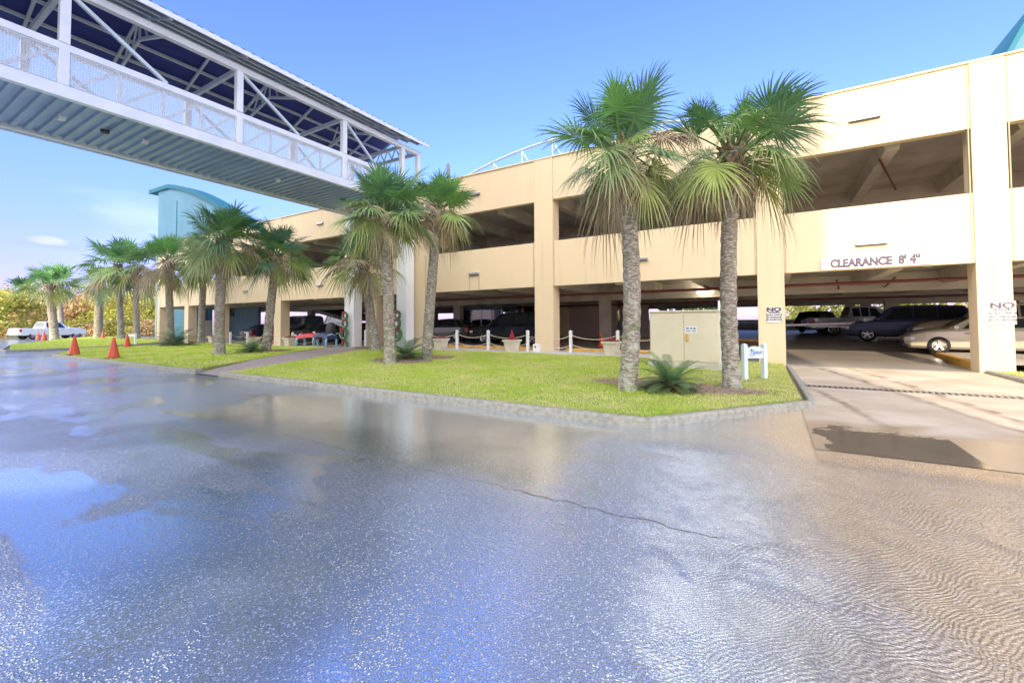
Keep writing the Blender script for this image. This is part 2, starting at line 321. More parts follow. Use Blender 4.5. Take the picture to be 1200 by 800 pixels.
# ------------------------------------------------------------------ road
def road_material():
    m = bpy.data.materials.new('wet_asphalt'); m.use_nodes = True; nt = m.node_tree; N = nt.nodes; L = nt.links
    b = N['Principled BSDF']; tc = N.new('ShaderNodeTexCoord'); P = tc.outputs['Object']
    def noise(scale, detail=4, src=P, dist=0.0):
        n = N.new('ShaderNodeTexNoise'); n.inputs['Scale'].default_value = scale; n.inputs['Detail'].default_value = detail; n.inputs['Distortion'].default_value = dist; L.new(src, n.inputs[0]); return n.outputs[0]
    def rng(src, a, c, lo=0.0, hi=1.0):
        r = N.new('ShaderNodeMapRange'); r.interpolation_type = 'SMOOTHSTEP'
        r.inputs[1].default_value = a; r.inputs[2].default_value = c; r.inputs[3].default_value = lo; r.inputs[4].default_value = hi; L.new(src, r.inputs[0]); return r.outputs[0]
    def mth(op, a, c=None):
        x = N.new('ShaderNodeMath'); x.operation = op
        for i, q in enumerate((a, c)):
            if q is None: continue
            if isinstance(q, (int, float)): x.inputs[i].default_value = q
            else: L.new(q, x.inputs[i])
        return x.outputs[0]
    def mixc(f, a, c):
        x = N.new('ShaderNodeMix'); x.data_type = 'RGBA'
        if isinstance(f, (int, float)): x.inputs[0].default_value = f
        else: L.new(f, x.inputs[0])
        for i, q in ((6, a), (7, c)):
            if isinstance(q, tuple): x.inputs[i].default_value = (*q, 1)
            else: L.new(q, x.inputs[i])
        return x.outputs[2]
    sep = N.new('ShaderNodeSeparateXYZ'); L.new(P, sep.inputs[0]); X, Y = sep.outputs[0], sep.outputs[1]
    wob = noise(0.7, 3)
    # muddy tan runoff with the sunlit facade's golden reflection painted in, toward the right
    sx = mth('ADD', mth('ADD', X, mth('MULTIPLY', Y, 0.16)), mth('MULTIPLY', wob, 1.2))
    silt_glow = rng(sx, 0.4, 1.9)
    agg = noise(150, 2); v = N.new('ShaderNodeTexVoronoi'); v.inputs['Scale'].default_value = 62; L.new(P, v.inputs[0])
    base = mixc(rng(agg, 0.42, 0.62), (0.10, 0.13, 0.18), (0.24, 0.29, 0.36))
    st = rng(v.outputs['Distance'], 0.22, 0.42, 1.0, 0.0)
    base = mixc(mth('MULTIPLY', st, mth('MULTIPLY', rng(noise(45, 2), .42, .6), 0.95)), base, (0.72, 0.78, 0.86))
    pat = rng(noise(0.35, 5), 0.48, 0.62)
    base = mixc(mth('MULTIPLY', pat, 0.45), base, (0.035, 0.038, 0.045))
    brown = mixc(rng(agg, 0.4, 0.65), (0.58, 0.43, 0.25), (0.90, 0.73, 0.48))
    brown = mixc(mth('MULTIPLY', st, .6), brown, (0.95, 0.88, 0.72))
    base = mixc(mth('MULTIPLY', silt_glow, 0.88), base, brown)
    refl = mixc(rng(agg, 0.40, 0.60), (0.44, 0.52, 0.56), (0.90, 0.97, 1.0))
    refl = mixc(mth('MULTIPLY', st, mth('MULTIPLY', rng(noise(38, 2), .45, .56), 0.95)), refl, (1.0, 1.0, 1.0))
    damp = rng(noise(0.22, 4), 0.50, 0.60)
    refl = mixc(mth('MULTIPLY', damp, 0.5), refl, (0.15, 0.18, 0.20))
    base = mixc(mth('MULTIPLY', mth('SUBTRACT', 1.0, silt_glow), 0.92), base, refl)
    L.new(base, b.inputs['Base Color'])
    # the film of water and wet bitumen mirrors the sky
    stw = mth('MULTIPLY', st, rng(noise(38, 2), .44, .54))
    L.new(mth('SUBTRACT', rng(silt_glow, 0, 1, .80, .40), mth('MULTIPLY', stw, .36)), b.inputs['Metallic'])
    # wetness: standing water pools vs damp stone
    mp = N.new('ShaderNodeMapping'); mp.inputs['Scale'].default_value = (0.55, 1.3, 1); mp.inputs['Rotation'].default_value = (0, 0, 0.35); L.new(P, mp.inputs[0])
    pool = rng(noise(0.7, 7, mp.outputs[0], 0.5), 0.52, 0.58)
    near = rng(mth('ADD', X, mth('MULTIPLY', Y, 0.25)), -2.5, 0.2)           # more water toward the driveway side
    kerbp = mth('MULTIPLY', rng(mth('ADD', Y, mth('MULTIPLY', wob, 1.5)), 3.2, 4.8), rng(X, -10.5, -7.0))
    water = mth('MAXIMUM', pool, mth('MAXIMUM', mth('MULTIPLY', near, 0.85), mth('MULTIPLY', kerbp, 1.0)))
    L.new(rng(water, 0, 1, 0.17, 0.04), b.inputs['Roughness'])
    b.inputs['Specular IOR Level'].default_value = 1.0; b.inputs['IOR'].default_value = 1.6
    # bumps
    rough_h = mth('ADD', mth('MULTIPLY', rng(v.outputs['Distance'], 0.0, 0.5, 1, 0), 0.9), mth('MULTIPLY', noise(60, 3), 0.8))
    b1 = N.new('ShaderNodeBump'); b1.inputs['Distance'].default_value = 0.012
    L.new(mth('MULTIPLY', rng(water, 0, 1, 0.66, 0.13), rng(kerbp, 0, 1, 1.0, 0.8)), b1.inputs['Strength']); L.new(rough_h, b1.inputs['Height'])
    # wind ripples on the film
    warp = N.new('ShaderNodeTexNoise'); warp.inputs['Scale'].default_value = 1.1; warp.inputs['Detail'].default_value = 3; L.new(P, warp.inputs[0])
    va = N.new('ShaderNodeVectorMath'); va.operation = 'MULTIPLY_ADD'; va.inputs[1].default_value = (0.6, 0.6, 0); L.new(warp.outputs['Color'], va.inputs[0]); L.new(P, va.inputs[2])
    mw = N.new('ShaderNodeMapping'); mw.inputs['Rotation'].default_value = (0, 0, R(38)); L.new(va.outputs[0], mw.inputs[0])
    wv = N.new('ShaderNodeTexWave'); wv.inputs['Scale'].default_value = 13.0; wv.inputs['Distortion'].default_value = 1.8; wv.inputs['Detail'].default_value = 3; wv.inputs['Detail Scale'].default_value = 3; L.new(mw.outputs[0], wv.inputs[0])
    mw2 = N.new('ShaderNodeMapping'); mw2.inputs['Scale'].default_value = (1, 2.6, 1); mw2.inputs['Rotation'].default_value = (0, 0, R(-25)); L.new(va.outputs[0], mw2.inputs[0])
    rip = mth('ADD', mth('MULTIPLY', wv.outputs['Fac'], 0.23), mth('MULTIPLY', noise(44, 3, mw2.outputs[0]), 1.3))
    b2 = N.new('ShaderNodeBump'); b2.inputs['Distance'].default_value = 0.022
    L.new(mth('MULTIPLY', rng(mth('ADD', X, mth('MULTIPLY', Y, 0.3)), -1.2, 1.2), rng(Y, 6.0, 5.2, 0.25, 1.0)), b2.inputs['Strength'])
    L.new(rip, b2.inputs['Height']); L.new(b1.outputs[0], b2.inputs['Normal']); L.new(b2.outputs[0], b.inputs['Normal'])
    return m
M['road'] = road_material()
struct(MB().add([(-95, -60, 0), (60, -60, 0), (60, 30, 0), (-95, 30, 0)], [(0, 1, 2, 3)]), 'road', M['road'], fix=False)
M['ground'] = mat('sandy_ground', (0.30, 0.25, 0.16), 0.95, (0.12, 0.15, 0.05), 0.06, (0.4, 0.6))
struct(MB().add([(-1500, -1500, -.03), (1500, -1500, -.03), (1500, 1500, -.03), (-1500, 1500, -.03)], [(0, 1, 2, 3)]), 'ground', M['ground'], fix=False)

def drive_material():
    m = mat('stained_driveway_concrete', (0.60, 0.52, 0.41), 0.6, (0.44, 0.36, 0.26), 0.9, (0.35, 0.7), 0.25, 40.0)
    nt = m.node_tree; N = nt.nodes; L = nt.links; b = N['Principled BSDF']; tc = N.new('ShaderNodeTexCoord'); P = tc.outputs['Object']
    src = b.inputs['Base Color'].links[0].from_socket
    sep = N.new('ShaderNodeSeparateXYZ'); L.new(P, sep.inputs[0])
    def mr(s, a, c, lo, hi):
        r = N.new('ShaderNodeMapRange'); r.interpolation_type = 'SMOOTHSTEP'; r.inputs[1].default_value = a; r.inputs[2].default_value = c; r.inputs[3].default_value = lo; r.inputs[4].default_value = hi; L.new(s, r.inputs[0]); return r.outputs[0]
    def mt(op, a, c):
        x = N.new('ShaderNodeMath'); x.operation = op
        for i, q in enumerate((a, c)):
            if isinstance(q, (int, float)): x.inputs[i].default_value = q
            else: L.new(q, x.inputs[i])
        return x.outputs[0]
    def mx(f, a, col):
        x = N.new('ShaderNodeMix'); x.data_type = 'RGBA'; L.new(f, x.inputs[0]); L.new(a, x.inputs[6]); x.inputs[7].default_value = (*col, 1); return x.outputs[2]
    n = N.new('ShaderNodeTexNoise'); n.inputs['Scale'].default_value = 1.6; n.inputs['Detail'].default_value = 7; L.new(P, n.inputs[0])
    # curving wet tyre marks
    tr = None
    for x0, slope in ((1.5, -0.10), (3.0, -0.12), (3.6, -0.05)):
        d = mt('ADD', mt('SUBTRACT', sep.outputs[0], x0), mt('MULTIPLY', mt('SUBTRACT', sep.outputs[1], 12.0), slope*-1.0))
        d = mt('ADD', d, mt('MULTIPLY', mt('MULTIPLY', sep.outputs[1], sep.outputs[1]), 0.004)); d = mt('ABSOLUTE', mt('ADD', d, mt('MULTIPLY', n.outputs[0], 0.55)), 0)
        s = mt('MULTIPLY', mr(d, 0.02, 0.15, 0.8, 0.0), mr(n.outputs[0], .35, .6, 1.0, .35))
        tr = s if tr is None else mt('MAXIMUM', tr, s)
    c = mx(tr, src, (0.20, 0.15, 0.10))
    # puddle in the dip before the road, silty rim around it
    wet = mr(mt('ADD', sep.outputs[1], mt('MULTIPLY', n.outputs[0], 2.6)), 8.9, 9.9, 1.0, 0.0)
    mpp = N.new('ShaderNodeMapping'); mpp.inputs['Scale'].default_value = (1, 2.4, 1); L.new(P, mpp.inputs[0])
    n5 = N.new('ShaderNodeTexNoise'); n5.inputs['Scale'].default_value = 4.0; n5.inputs['Detail'].default_value = 8; n5.inputs['Roughness'].default_value = .7; L.new(mpp.outputs[0], n5.inputs[0])
    pud = mt('MULTIPLY', mr(mt('ADD', mt('ADD', sep.outputs[1], mt('MULTIPLY', n.outputs[0], 1.2)), mt('MULTIPLY', n5.outputs[0], 1.6)), 9.0, 9.08, 1.0, 0.0), mt('MULTIPLY', mr(sep.outputs[0], 1.86, 1.90, 1.0, 0.0), mr(mt('ADD', sep.outputs[0], mt('MULTIPLY', n.outputs[0], 1.2)), 1.08, 1.14, 0.0, 1.0)))
    c = mx(mt('MULTIPLY', wet, 0.65), c, (0.34, 0.25, 0.15))
    c = mx(mt('MULTIPLY', pud, 0.9), c, (0.17, 0.14, 0.10))
    L.new(c, b.inputs['Base Color'])
    L.new(mr(mt('MAXIMUM', mt('MULTIPLY', wet, 0.6), pud), 0, 1, 0.7, 0.07), b.inputs['Roughness'])
    for l in list(b.inputs['Normal'].links):
        bn = l.from_node; L.new(mr(pud, 0, 1, 0.25, 0.03), bn.inputs['Strength'])
    return m
M['drive'] = drive_material()
def grid(x0, x1, y0, y1, nx, ny, zf):
    mb = MB(); vs = [(x0+(x1-x0)*i/nx, y0+(y1-y0)*j/ny) for j in range(ny+1) for i in range(nx+1)]
    mb.add([(x, y, zf(x, y)) for x, y in vs], [(j*(nx+1)+i, j*(nx+1)+i+1, (j+1)*(nx+1)+i+1, (j+1)*(nx+1)+i) for j in range(ny) for i in range(nx)])
    return mb
def dz(x, y): return 0.006 + (fz(x, 16.9)-0.006)*smooth((y-9)/7.9)
struct(grid(0.40, 4.9, 6.25, 16.9, 8, 20, dz), 'driveway', M['drive'], fix=False)
struct(grid(4.9, 9.0, 6.25, 8.2, 3, 3, lambda x, y: 0.006), 'driveway_apron', M['drive'], fix=False)

# lawns
LM = mat('lawn_soil', (0.26, 0.33, 0.06), 0.95, (0.46, 0.40, 0.18), 2.2, (0.45, 0.7), 0.6, 60.0)
main_lawn = [(-13.75, 6.55), (-1.62, 6.5), (0.42, 9.3), (0.25, 16.75), (-3.3, 16.75), (-3.3, 15.5), (-17.6, 15.5)]
left_lawn = [(-30.2, 6.6), (-15.6, 6.5), (-21.3, 15.4), (-29, 15.6), (-36, 15.8), (-36, 9)]
far_lawn = [(-37.7, 6.4), (-37.9, 10), (-42.5, 15.3), (-52, 18.5), (-72, 19.5), (-62, 14), (-48, 8.2)]
right_lawn = [(5.1, 14.0), (5.1, 16.75), (14, 16.75), (14, 9.0), (5.6, 9.0)]
def inside(poly, x, y):
    c = False; n = len(poly)
    for i in range(n):
        x1, y1 = poly[i]; x2, y2 = poly[(i+1) % n]
        if (y1 > y) != (y2 > y) and x < (x2-x1)*(y-y1)/(y2-y1)+x1: c = not c
    return c
def lawn_sheet(poly, name):
    bm = bmesh.new(); vs = [bm.verts.new((x, y, 0)) for x, y in poly]; bm.faces.new(vs)
    x0 = min(p[0] for p in poly); x1 = max(p[0] for p in poly); y0 = min(p[1] for p in poly); y1 = max(p[1] for p in poly)
    for k in range(1, int((x1-x0)/1.0)+1):
        bmesh.ops.bisect_plane(bm, geom=bm.verts[:]+bm.edges[:]+bm.faces[:], plane_co=(x0+k, 0, 0), plane_no=(1, 0, 0))
    for k in range(1, int((y1-y0)/1.0)+1):
        bmesh.ops.bisect_plane(bm, geom=bm.verts[:]+bm.edges[:]+bm.faces[:], plane_co=(0, y0+k, 0), plane_no=(0, 1, 0))
    for v in bm.verts: v.co.z = gz(v.co.x, v.co.y)
    be = [e for e in bm.edges if e.is_boundary]; ex = bmesh.ops.extrude_edge_only(bm, edges=be)
    for v in ex['geom']:
        if isinstance(v, bmesh.types.BMVert): v.co.z = -.02
    bmesh.ops.recalc_face_normals(bm, faces=bm.faces)
    if sum(f.normal.z for f in bm.faces) < 0: bmesh.ops.reverse_faces(bm, faces=bm.faces)
    me = bpy.data.meshes.new(name); bm.to_mesh(me); bm.free(); me.materials.append(LM)
    o = bpy.data.objects.new(name, me); C.objects.link(o); tag(o, kind='structure')
for p, n in ((main_lawn, 'lawn'), (left_lawn, 'lawn'), (far_lawn, 'lawn'), (right_lawn, 'lawn')): lawn_sheet(p, n)
beds = [(lawn(790, 453), 1.75, 0.62), (lawn(468, 423), 1.35, 0.7), (lawn(508, 419), 0.8, 0.6), (lawn(318, 411), 1.3, 0.7), (lawn(430, 408), 0.8, 0.5), (lawn(258, 415), 0.5, 0.4)]
def blades(poly, n, name, hmin, hmax, w, seed):
    r = random.Random(seed); x0 = min(p[0] for p in poly); x1 = max(p[0] for p in poly); y0 = min(p[1] for p in poly); y1 = max(p[1] for p in poly)
    vs = []; fs = []; cs = []; k = 0
    while k < n:
        x = r.uniform(x0, x1); y = r.uniform(y0, y1)
        if not inside(poly, x, y): continue
        if any(((x-b.x)/rx)**2+((y-b.y)/ry)**2 < 1+0.2*sin(9*x) for b, rx, ry in beds): continue
        k += 1
        pn = sin(x*1.7+0.6*sin(y*2.1))*cos(y*1.9+x*0.5)
        dry = clampf(0.34+0.34*pn+0.22*sin(x*6.1+y*3.3)*sin(y*7.3-x*2.9) + (0.35 if x > -1.5 and name == 'grass' and y > 8.5 else 0) + r.uniform(-.35, .35))
        if dry > 0.75 and r.random() < 0.5: continue
        h = r.uniform(hmin, hmax)*(1-0.4*dry); a = r.uniform(0, pi); lean = r.uniform(0, 0.7)*h; b = r.uniform(0, 2*pi)
        z = gz(x, y)-0.005; o = len(vs); dx, dy = cos(a)*w, sin(a)*w
        vs += [(x-dx, y-dy, z), (x+dx, y+dy, z), (x+cos(b)*lean, y+sin(b)*lean, z+h)]
        fs.append((o, o+1, o+2))
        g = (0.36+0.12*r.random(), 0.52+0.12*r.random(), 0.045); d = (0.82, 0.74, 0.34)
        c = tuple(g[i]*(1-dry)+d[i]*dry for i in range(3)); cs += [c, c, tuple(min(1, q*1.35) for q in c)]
    mb = MB(); mb.v = vs; mb.f = fs
    o = mb.build(name, M['grass'], cols=cs, fix=False); tag(o, kind='stuff'); return o
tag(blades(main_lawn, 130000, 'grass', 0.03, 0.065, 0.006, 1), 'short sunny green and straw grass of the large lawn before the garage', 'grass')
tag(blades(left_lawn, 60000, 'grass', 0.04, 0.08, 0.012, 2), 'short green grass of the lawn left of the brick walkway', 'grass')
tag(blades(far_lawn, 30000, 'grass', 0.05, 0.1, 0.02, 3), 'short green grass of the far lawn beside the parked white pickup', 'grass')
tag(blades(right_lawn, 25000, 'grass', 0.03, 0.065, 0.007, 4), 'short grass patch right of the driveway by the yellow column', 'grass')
for i, (b, rx, ry) in enumerate(beds[:5]):
    mb = MB(); r = random.Random(i); n = 40; vs = [(b.x, b.y, gz(b.x, b.y)+0.035)]
    for ring, q in ((0.55, 0.03), (0.85, 0.02), (1.03, -0.01)):
        for k in range(n):
            a = 2*pi*k/n; e = 1+0.08*sin(3*a+i)+0.03*r.uniform(-1, 1); x = b.x+rx*ring*e*cos(a); y = b.y+ry*ring*e*sin(a)
            vs.append((x, y, gz(x, y)+q))
    fs = [(0, 1+k, 1+(k+1) % n) for k in range(n)]
    for rr in range(2): fs += [(1+rr*n+k, 1+(rr+1)*n+k, 1+(rr+1)*n+(k+1) % n, 1+rr*n+(k+1) % n) for k in range(n)]
    struct(mb.add(vs, fs), 'mulch_bed', M['mulch'], smooth=True)
# loose wood chips
mb = MB(); r = random.Random(5)
for b, rx, ry in beds[:5]:
    for k in range(int(900*rx*ry)):
        a = r.uniform(0, 2*pi); q = sqrt(r.random())*1.08; x = b.x+rx*q*cos(a); y = b.y+ry*q*sin(a); z = gz(x, y)+0.04+r.uniform(-.01, .012)
        d = V((r.uniform(-1, 1), r.uniform(-1, 1), r.uniform(-.3, .3))).normalized()*r.uniform(.012, .03); e = V((-d.y, d.x, r.uniform(-.01, .01)))*0.45; p = V((x, y, z))
        mb.add([p-d-e, p+d-e, p+d+e, p-d+e], [(0, 1, 2, 3)])
tag(mb.build('mulch_chips', M['mulch'], fix=False), 'loose pale wood chips around the palm bases', 'mulch', kind='stuff')

# kerbs
def kerb(pts, name='kerb', m='kerb', w=0.14, h0=-0.02, h1=0.13, closed=False):
    pts = [V((p[0], p[1], 0)) for p in pts]; n = len(pts); mb = MB(); vs = []
    prof = [(-w/2, h0), (-w/2+0.012, h1-0.03), (-w/2+0.035, h1), (w/2-0.02, h1+0.004), (w/2, h1-0.015), (w/2, h0)]
    for i, p in enumerate(pts):
        a = pts[i-1] if (i > 0 or closed) else None; b = pts[(i+1) % n] if (i < n-1 or closed) else None
        d1 = (p-a).normalized() if a is not None else (b-p).normalized(); d2 = (b-p).normalized() if b is not None else d1
        t = (d1+d2).normalized(); nrm = V((-t.y, t.x, 0)); s = 1/max(0.4, nrm.dot(V((-d1.y, d1.x, 0))))
        for o, z in prof: q = p+nrm*(o*s); vs.append((q.x, q.y, z))
    k = len(prof)
    fs = [(i*k+j, i*k+j+1, (i+1)*k+j+1, (i+1)*k+j) for i in range(n-1) for j in range(k-1)]
    fs += [tuple(range(k)), tuple((n-1)*k+j for j in range(k-1, -1, -1))]
    return struct(mb.add(vs, fs), name, M[m])
def seg(a, b, step=3.0):
    a = V(a); b = V(b); n = max(1, int((b-a).length/step)); return [tuple(a.lerp(b, i/n)) for i in range(n)]
kerb(seg((-13.9, 6.47), (-1.58, 6.36))+seg((-1.58, 6.36), (0.58, 9.2))+[(0.58, 9.2), (0.42, 16.7)])
kerb([(-35.5, 10.3), (-33, 7.9), (-31.5, 6.9), (-30.2, 6.55)]+seg((-28, 6.5), (-15.3, 6.4))+[(-15.3, 6.4), (-15.45, 6.62)])
kerb([(-47.5, 8.0), (-38.6, 6.2), (-37.75, 6.3), (-37.6, 7.2), (-37.8, 10.1), (-42.4, 15.5), (-52, 18.7)])
kerb([(4.98, 16.75), (4.95, 14.0), (5.5, 8.6)], h1=0.16)
kerb([(5.0, 17.1), (5.25, 20), (5.6, 24), (6.3, 27.5), (7.2, 29.5)], m='yellow', w=0.22, h0=0.0, h1=0.62 if False else 0.30, name='yellow_kerb')
# raised parking islands inside
def island_z(x, y): return fz(x, y)+0.02
mb = grid(5.36, 13, 17.3, 30, 6, 10, lambda x, y: max(0.29, fz(x, y)+0.06)); struct(mb, 'parking_island', M['walk'], fix=False)
# brick walk
M['brick'] = mat('brick_pavers', (0.46, 0.36, 0.32), 0.7, (0.34, 0.27, 0.25), 6.0, (0.3, 0.7), 0.3, 40)
def brick_walk():
    m = M['brick']; nt = m.node_tree; N = nt.nodes; L = nt.links; b = N['Principled BSDF']
    tc = N.new('ShaderNodeTexCoord'); br = N.new('ShaderNodeTexBrick'); br.inputs['Scale'].default_value = 4.5; br.inputs['Mortar Size'].default_value = 0.02
    br.inputs['Color1'].default_value = (0.50, 0.41, 0.37, 1); br.inputs['Color2'].default_value = (0.40, 0.32, 0.30, 1); br.inputs['Mortar'].default_value = (0.25, 0.22, 0.2, 1)
    L.new(tc.outputs['Object'], br.inputs[0]); L.new(br.outputs['Color'], b.inputs['Base Color'])
brick_walk()
mb = MB(); A = [(-15.3, 6.42), (-17.3, 9.2), (-19.3, 12.2), (-21.3, 15.4), (-21.6, 17)]; B = [(-13.9, 6.42), (-15.1, 9.3), (-16.3, 12.2), (-17.55, 15.5), (-17.6, 17)]
vs = []
for (ax, ay), (bx, by) in zip(A, B):
    for x, y in ((ax, ay), (bx, by)): vs.append((x, y, max(0.02, gz(x, y)-0.01) if y > 8 else 0.02+0.0*y))
mb.add(vs, [(2*i, 2*i+1, 2*i+3, 2*i+2) for i in range(4)]); struct(mb, 'path', M['brick'], fix=False)
# apron slabs
def apron(x0, x1, y0, y1):
    n = 12; mb = MB(); vs = []
    for i in range(n+1):
        x = x0+(x1-x0)*i/n; z = fz(x, 16.9)+0.025; vs += [(x, y0, -.02), (x, y0, z), (x, y1, z)]
    mb.add(vs, [(3*i+j, 3*i+3+j, 3*i+4+j, 3*i+1+j) for i in range(n) for j in range(2)]); return struct(mb, 'pavement', M['walk'], fix=False)
apron(-17.5, -3.25, 15.5, 17.2); apron(-36.5, -21.5, 15.6, 17.2)
struct(grid(-60, 20, 16.9, 50, 60, 30, fz), 'garage_floor', M['floor'], fix=False)
# crack line in the asphalt
mb = MB(); r = random.Random(3)
a, b = onZ(585, 570, 0), onZ(850, 632, 0); pa = onZ(330, 508, 0)
pts = [pa.lerp(a, i/26) for i in range(26)]+[a.lerp(b, i/20) for i in range(21)]
vs = []
for i, p in enumerate(pts):
    t = (pts[min(i+1, len(pts)-1)]-pts[max(0, i-1)]).normalized(); nn = V((-t.y, t.x, 0)); w = r.uniform(.001, .0025)+(.002 if i > 28 else 0); q = p+nn*r.uniform(-.025, .025)
    vs += [(*(q-nn*w).xy, .004), (*(q+nn*w).xy, .004)]
mb.add(vs, [(2*i, 2*i+2, 2*i+3, 2*i+1) for i in range(len(pts)-1)])
struct(mb, 'road_crack', M['black'])

# trench drain
dr = empty('drain_grate', (2.7, 12.1, 0), label='dark slotted iron trench drain across the driveway', cat='drain', world=True)
mb = MB()
for k in range(44): x = 0.62+k*0.097; mb.box(x, x+0.045, 11.99, 12.21, dz(x, 12.1)+0.004, dz(x, 12.1)+0.014)
mb.build('grate', M['metal'], dr)
z = dz(2.5, 12.1); MB().box(0.6, 4.88, 11.96, 12.24, z+0.001, z+0.006).build('channel', M['iron'], dr)

# ------------------------------------------------------------------ parking garage
FY = 16.9
G_ = empty('parking_garage', (-20, FY, 0), label='long two storey cream parking garage with open bays behind the palms', cat='parking garage', world=True)
cols = [(-48.0, -47.2), (-42.4, -41.7), (-37.2, -36.4), (-29.2, -28.4), (-20.0, -19.1), (-16.35, -15.5), (-9.0, -8.1), (-0.42, 0.36), (4.86, 5.55), (13.6, 14.4)]
for a, b in cols:
    bz = -0.05
    MB().box(a, b, FY-0.03, FY+0.62, bz, 8.735).build('column', M['facade'], G_, bevel=0.012)
zb1, zt1, zb2, zt2 = 3.12, 5.08, 6.9, 8.74
for (a0, a1), (b0, b1) in zip(cols[:-1], cols[1:]):
    up_left = a0 < -45
    MB().box(a1+0.004, b0-0.004, FY, FY+0.28, zb1, zt1).build('spandrel', M['facade'], G_, bevel=0.01)
    MB().box(a1+0.004, b0-0.004, FY, FY+0.28, zb2, zt2).build('parapet', M['facade'], G_, bevel=0.01)
MB().box(-48.05, 14.45, FY-0.05, FY+0.33, 8.742, 8.80).build('coping', M['facade'], G_)
# right hand return wall & continuation
XL, XR, YB = -48, 14.4, 48.5
MB().box(XL, XR, FY+0.29, YB, 3.62, 3.80).build('deck_slab', M['conc_in'], G_)
MB().box(XL, XR, FY+0.29, YB, 7.35, 7.52).build('roof_slab', M['conc_in'], G_)
for z0, z1, zz in ((3.10, 3.615, 0), (6.85, 7.345, 1)):
    x = -46.0
    while x < 13.5:
        MB().prism([(x-0.17, z0), (x+0.17, z0), (x+0.26, z1), (x-0.26, z1)], FY+0.66, YB-0.4).build('ceiling_beam', M['conc_beam'], G_)
        x += 2.9
    for yy in (24.8, 32.8, 40.8):
        MB().box(XL+.1, XR-.1, yy-0.25, yy+0.25, z0-0.28, z1-0.003).build('girder', M['conc_beam'], G_)
for yy in (24.8, 32.8, 40.8):
    for x in (-44, -36.8, -28.8, -19.5, -8.5, 0.0, 5.9, 13.9) if yy > 30 else (-36.8, -28.8, -19.5, -8.5, 13.9):
        MB().box(x-0.3, x+0.3, yy-0.22, yy+0.22, 0.0, 6.57).build('inner_column', M['conc_beam'], G_)
# back wall with openings
bx = [-48, -36.8, -28.8, -19.5, -8.5, 0, 5.9, 14.4]
for a, b in zip(bx[:-1], bx[1:]):
    MB().box(a+.35, b-.35, YB-.2, YB, -.1, 1.75).build('rear_parapet', M['conc_beam'], G_)
    MB().box(a+.35, b-.35, YB-.2, YB, 3.0, 4.9).build('rear_spandrel', M['conc_beam'], G_)
    MB().box(a+.35, b-.35, YB-.2, YB, 6.6, 8.7).build('rear_spandrel', M['conc_beam'], G_)
for a in bx: MB().box(a-.35, a+.35, YB-.3, YB+.05, -.1, 8.7).build('rear_column', M['conc_beam'], G_)
for x in (XL+.2, XR-.2):
    for y0, y1 in ((17.6, 24.5), (25.1, 32.5), (33.1, 40.5), (41.1, 48.1)):
        MB().box(x-.15, x+.15, y0, y1, 3.0, 4.9).build('side_spandrel', M['facade'], G_)
        MB().box(x-.15, x+.15, y0, y1, 6.6, 8.74).build('side_spandrel', M['facade'], G_)
# interior walls
def iwall(px0, px1, Y, z1, m, name='inner_wall', th=0.2, z0=0):
    x0 = onY(px0, 380, Y).x; x1 = onY(px1, 380, Y).x
    return MB().box(x0, x1, Y, Y+th, z0, z1).build(name, M[m], G_)
iwall(604, 650, 30.6, 3.0, 'cream_wall'); iwall(650.5, 664, 29.4, 3.0, 'cream_wall')
iwall(664.2, 723, 29.4, 3.0, 'brown_wall'); iwall(726, 760, 30.6, 3.0, 'brown_wall')
x0 = onY(652, 380, 29.4).x; MB().box(x0+.15, x0+1.0, 29.33, 29.398, 0.5, 2.55).build('door', M['cream_wall'], G_, bevel=.01)
for px in (605, 614, 620):
    p = onY(px, 365, 30.55); MB().box(p.x, p.x+.42, 30.5, 30.598, p.z-.15, p.z+.45).build('window', M['glass'], G_)
iwall(230, 246, 20.2, 3.08, 'teal'); iwall(200, 229.5, 19.2, 3.08, 'teal'); iwall(264, 303, 21.5, 3.08, 'dark_teal')
p = onY(268, 366, 21.45); MB().box(p.x, p.x+.9, 21.42, 21.498, p.z-.35, p.z+.35).build('louvre', M['black'], G_)
# ramp seen in the left bay
pa = onY(338, 358, 27); pb = onY(404, 376, 27)
for yy0, yy1, mm, nm, th in ((27.35, 31.5, 'conc_in', 'ramp', .35), (27.1, 27.345, 'white', 'ramp_kerb', .32)):
    mb = MB(); mb.add([(pa.x, yy0, pa.z), (pb.x, yy0, pb.z), (pb.x, yy0, pb.z+th), (pa.x, yy0, pa.z+th), (pa.x, yy1, pa.z), (pb.x, yy1, pb.z), (pb.x, yy1, pb.z+th), (pa.x, yy1, pa.z+th)],
        [(0, 1, 2, 3), (7, 6, 5, 4), (0, 4, 5, 1), (3, 2, 6, 7), (0, 3, 7, 4), (1, 5, 6, 2)]); mb.build(nm, M[mm], G_)
# sprinkler pipes
for y, z in ((19.2, 2.86), (28.2, 2.72)):
    MB().tube([(-27.5, y, z), (13.6, y, z)], 0.055, 8).build('sprinkler_pipe', M['red_pipe'], G_, smooth=True)
for x, z in ((-2.4, 3.0), (2.0, 3.0), (3.6, 3.0)):
    MB().tube([(x, 19.3, z), (x+.9, 27, z)], 0.03, 6).build('sprinkler_pipe', M['red_pipe'], G_, smooth=True)
MB().tube([(3.1, 18.2, 6.8), (4.3, 22.5, 6.75)], 0.035, 6).build('sprinkler_pipe', M['red_pipe'], G_, smooth=True)
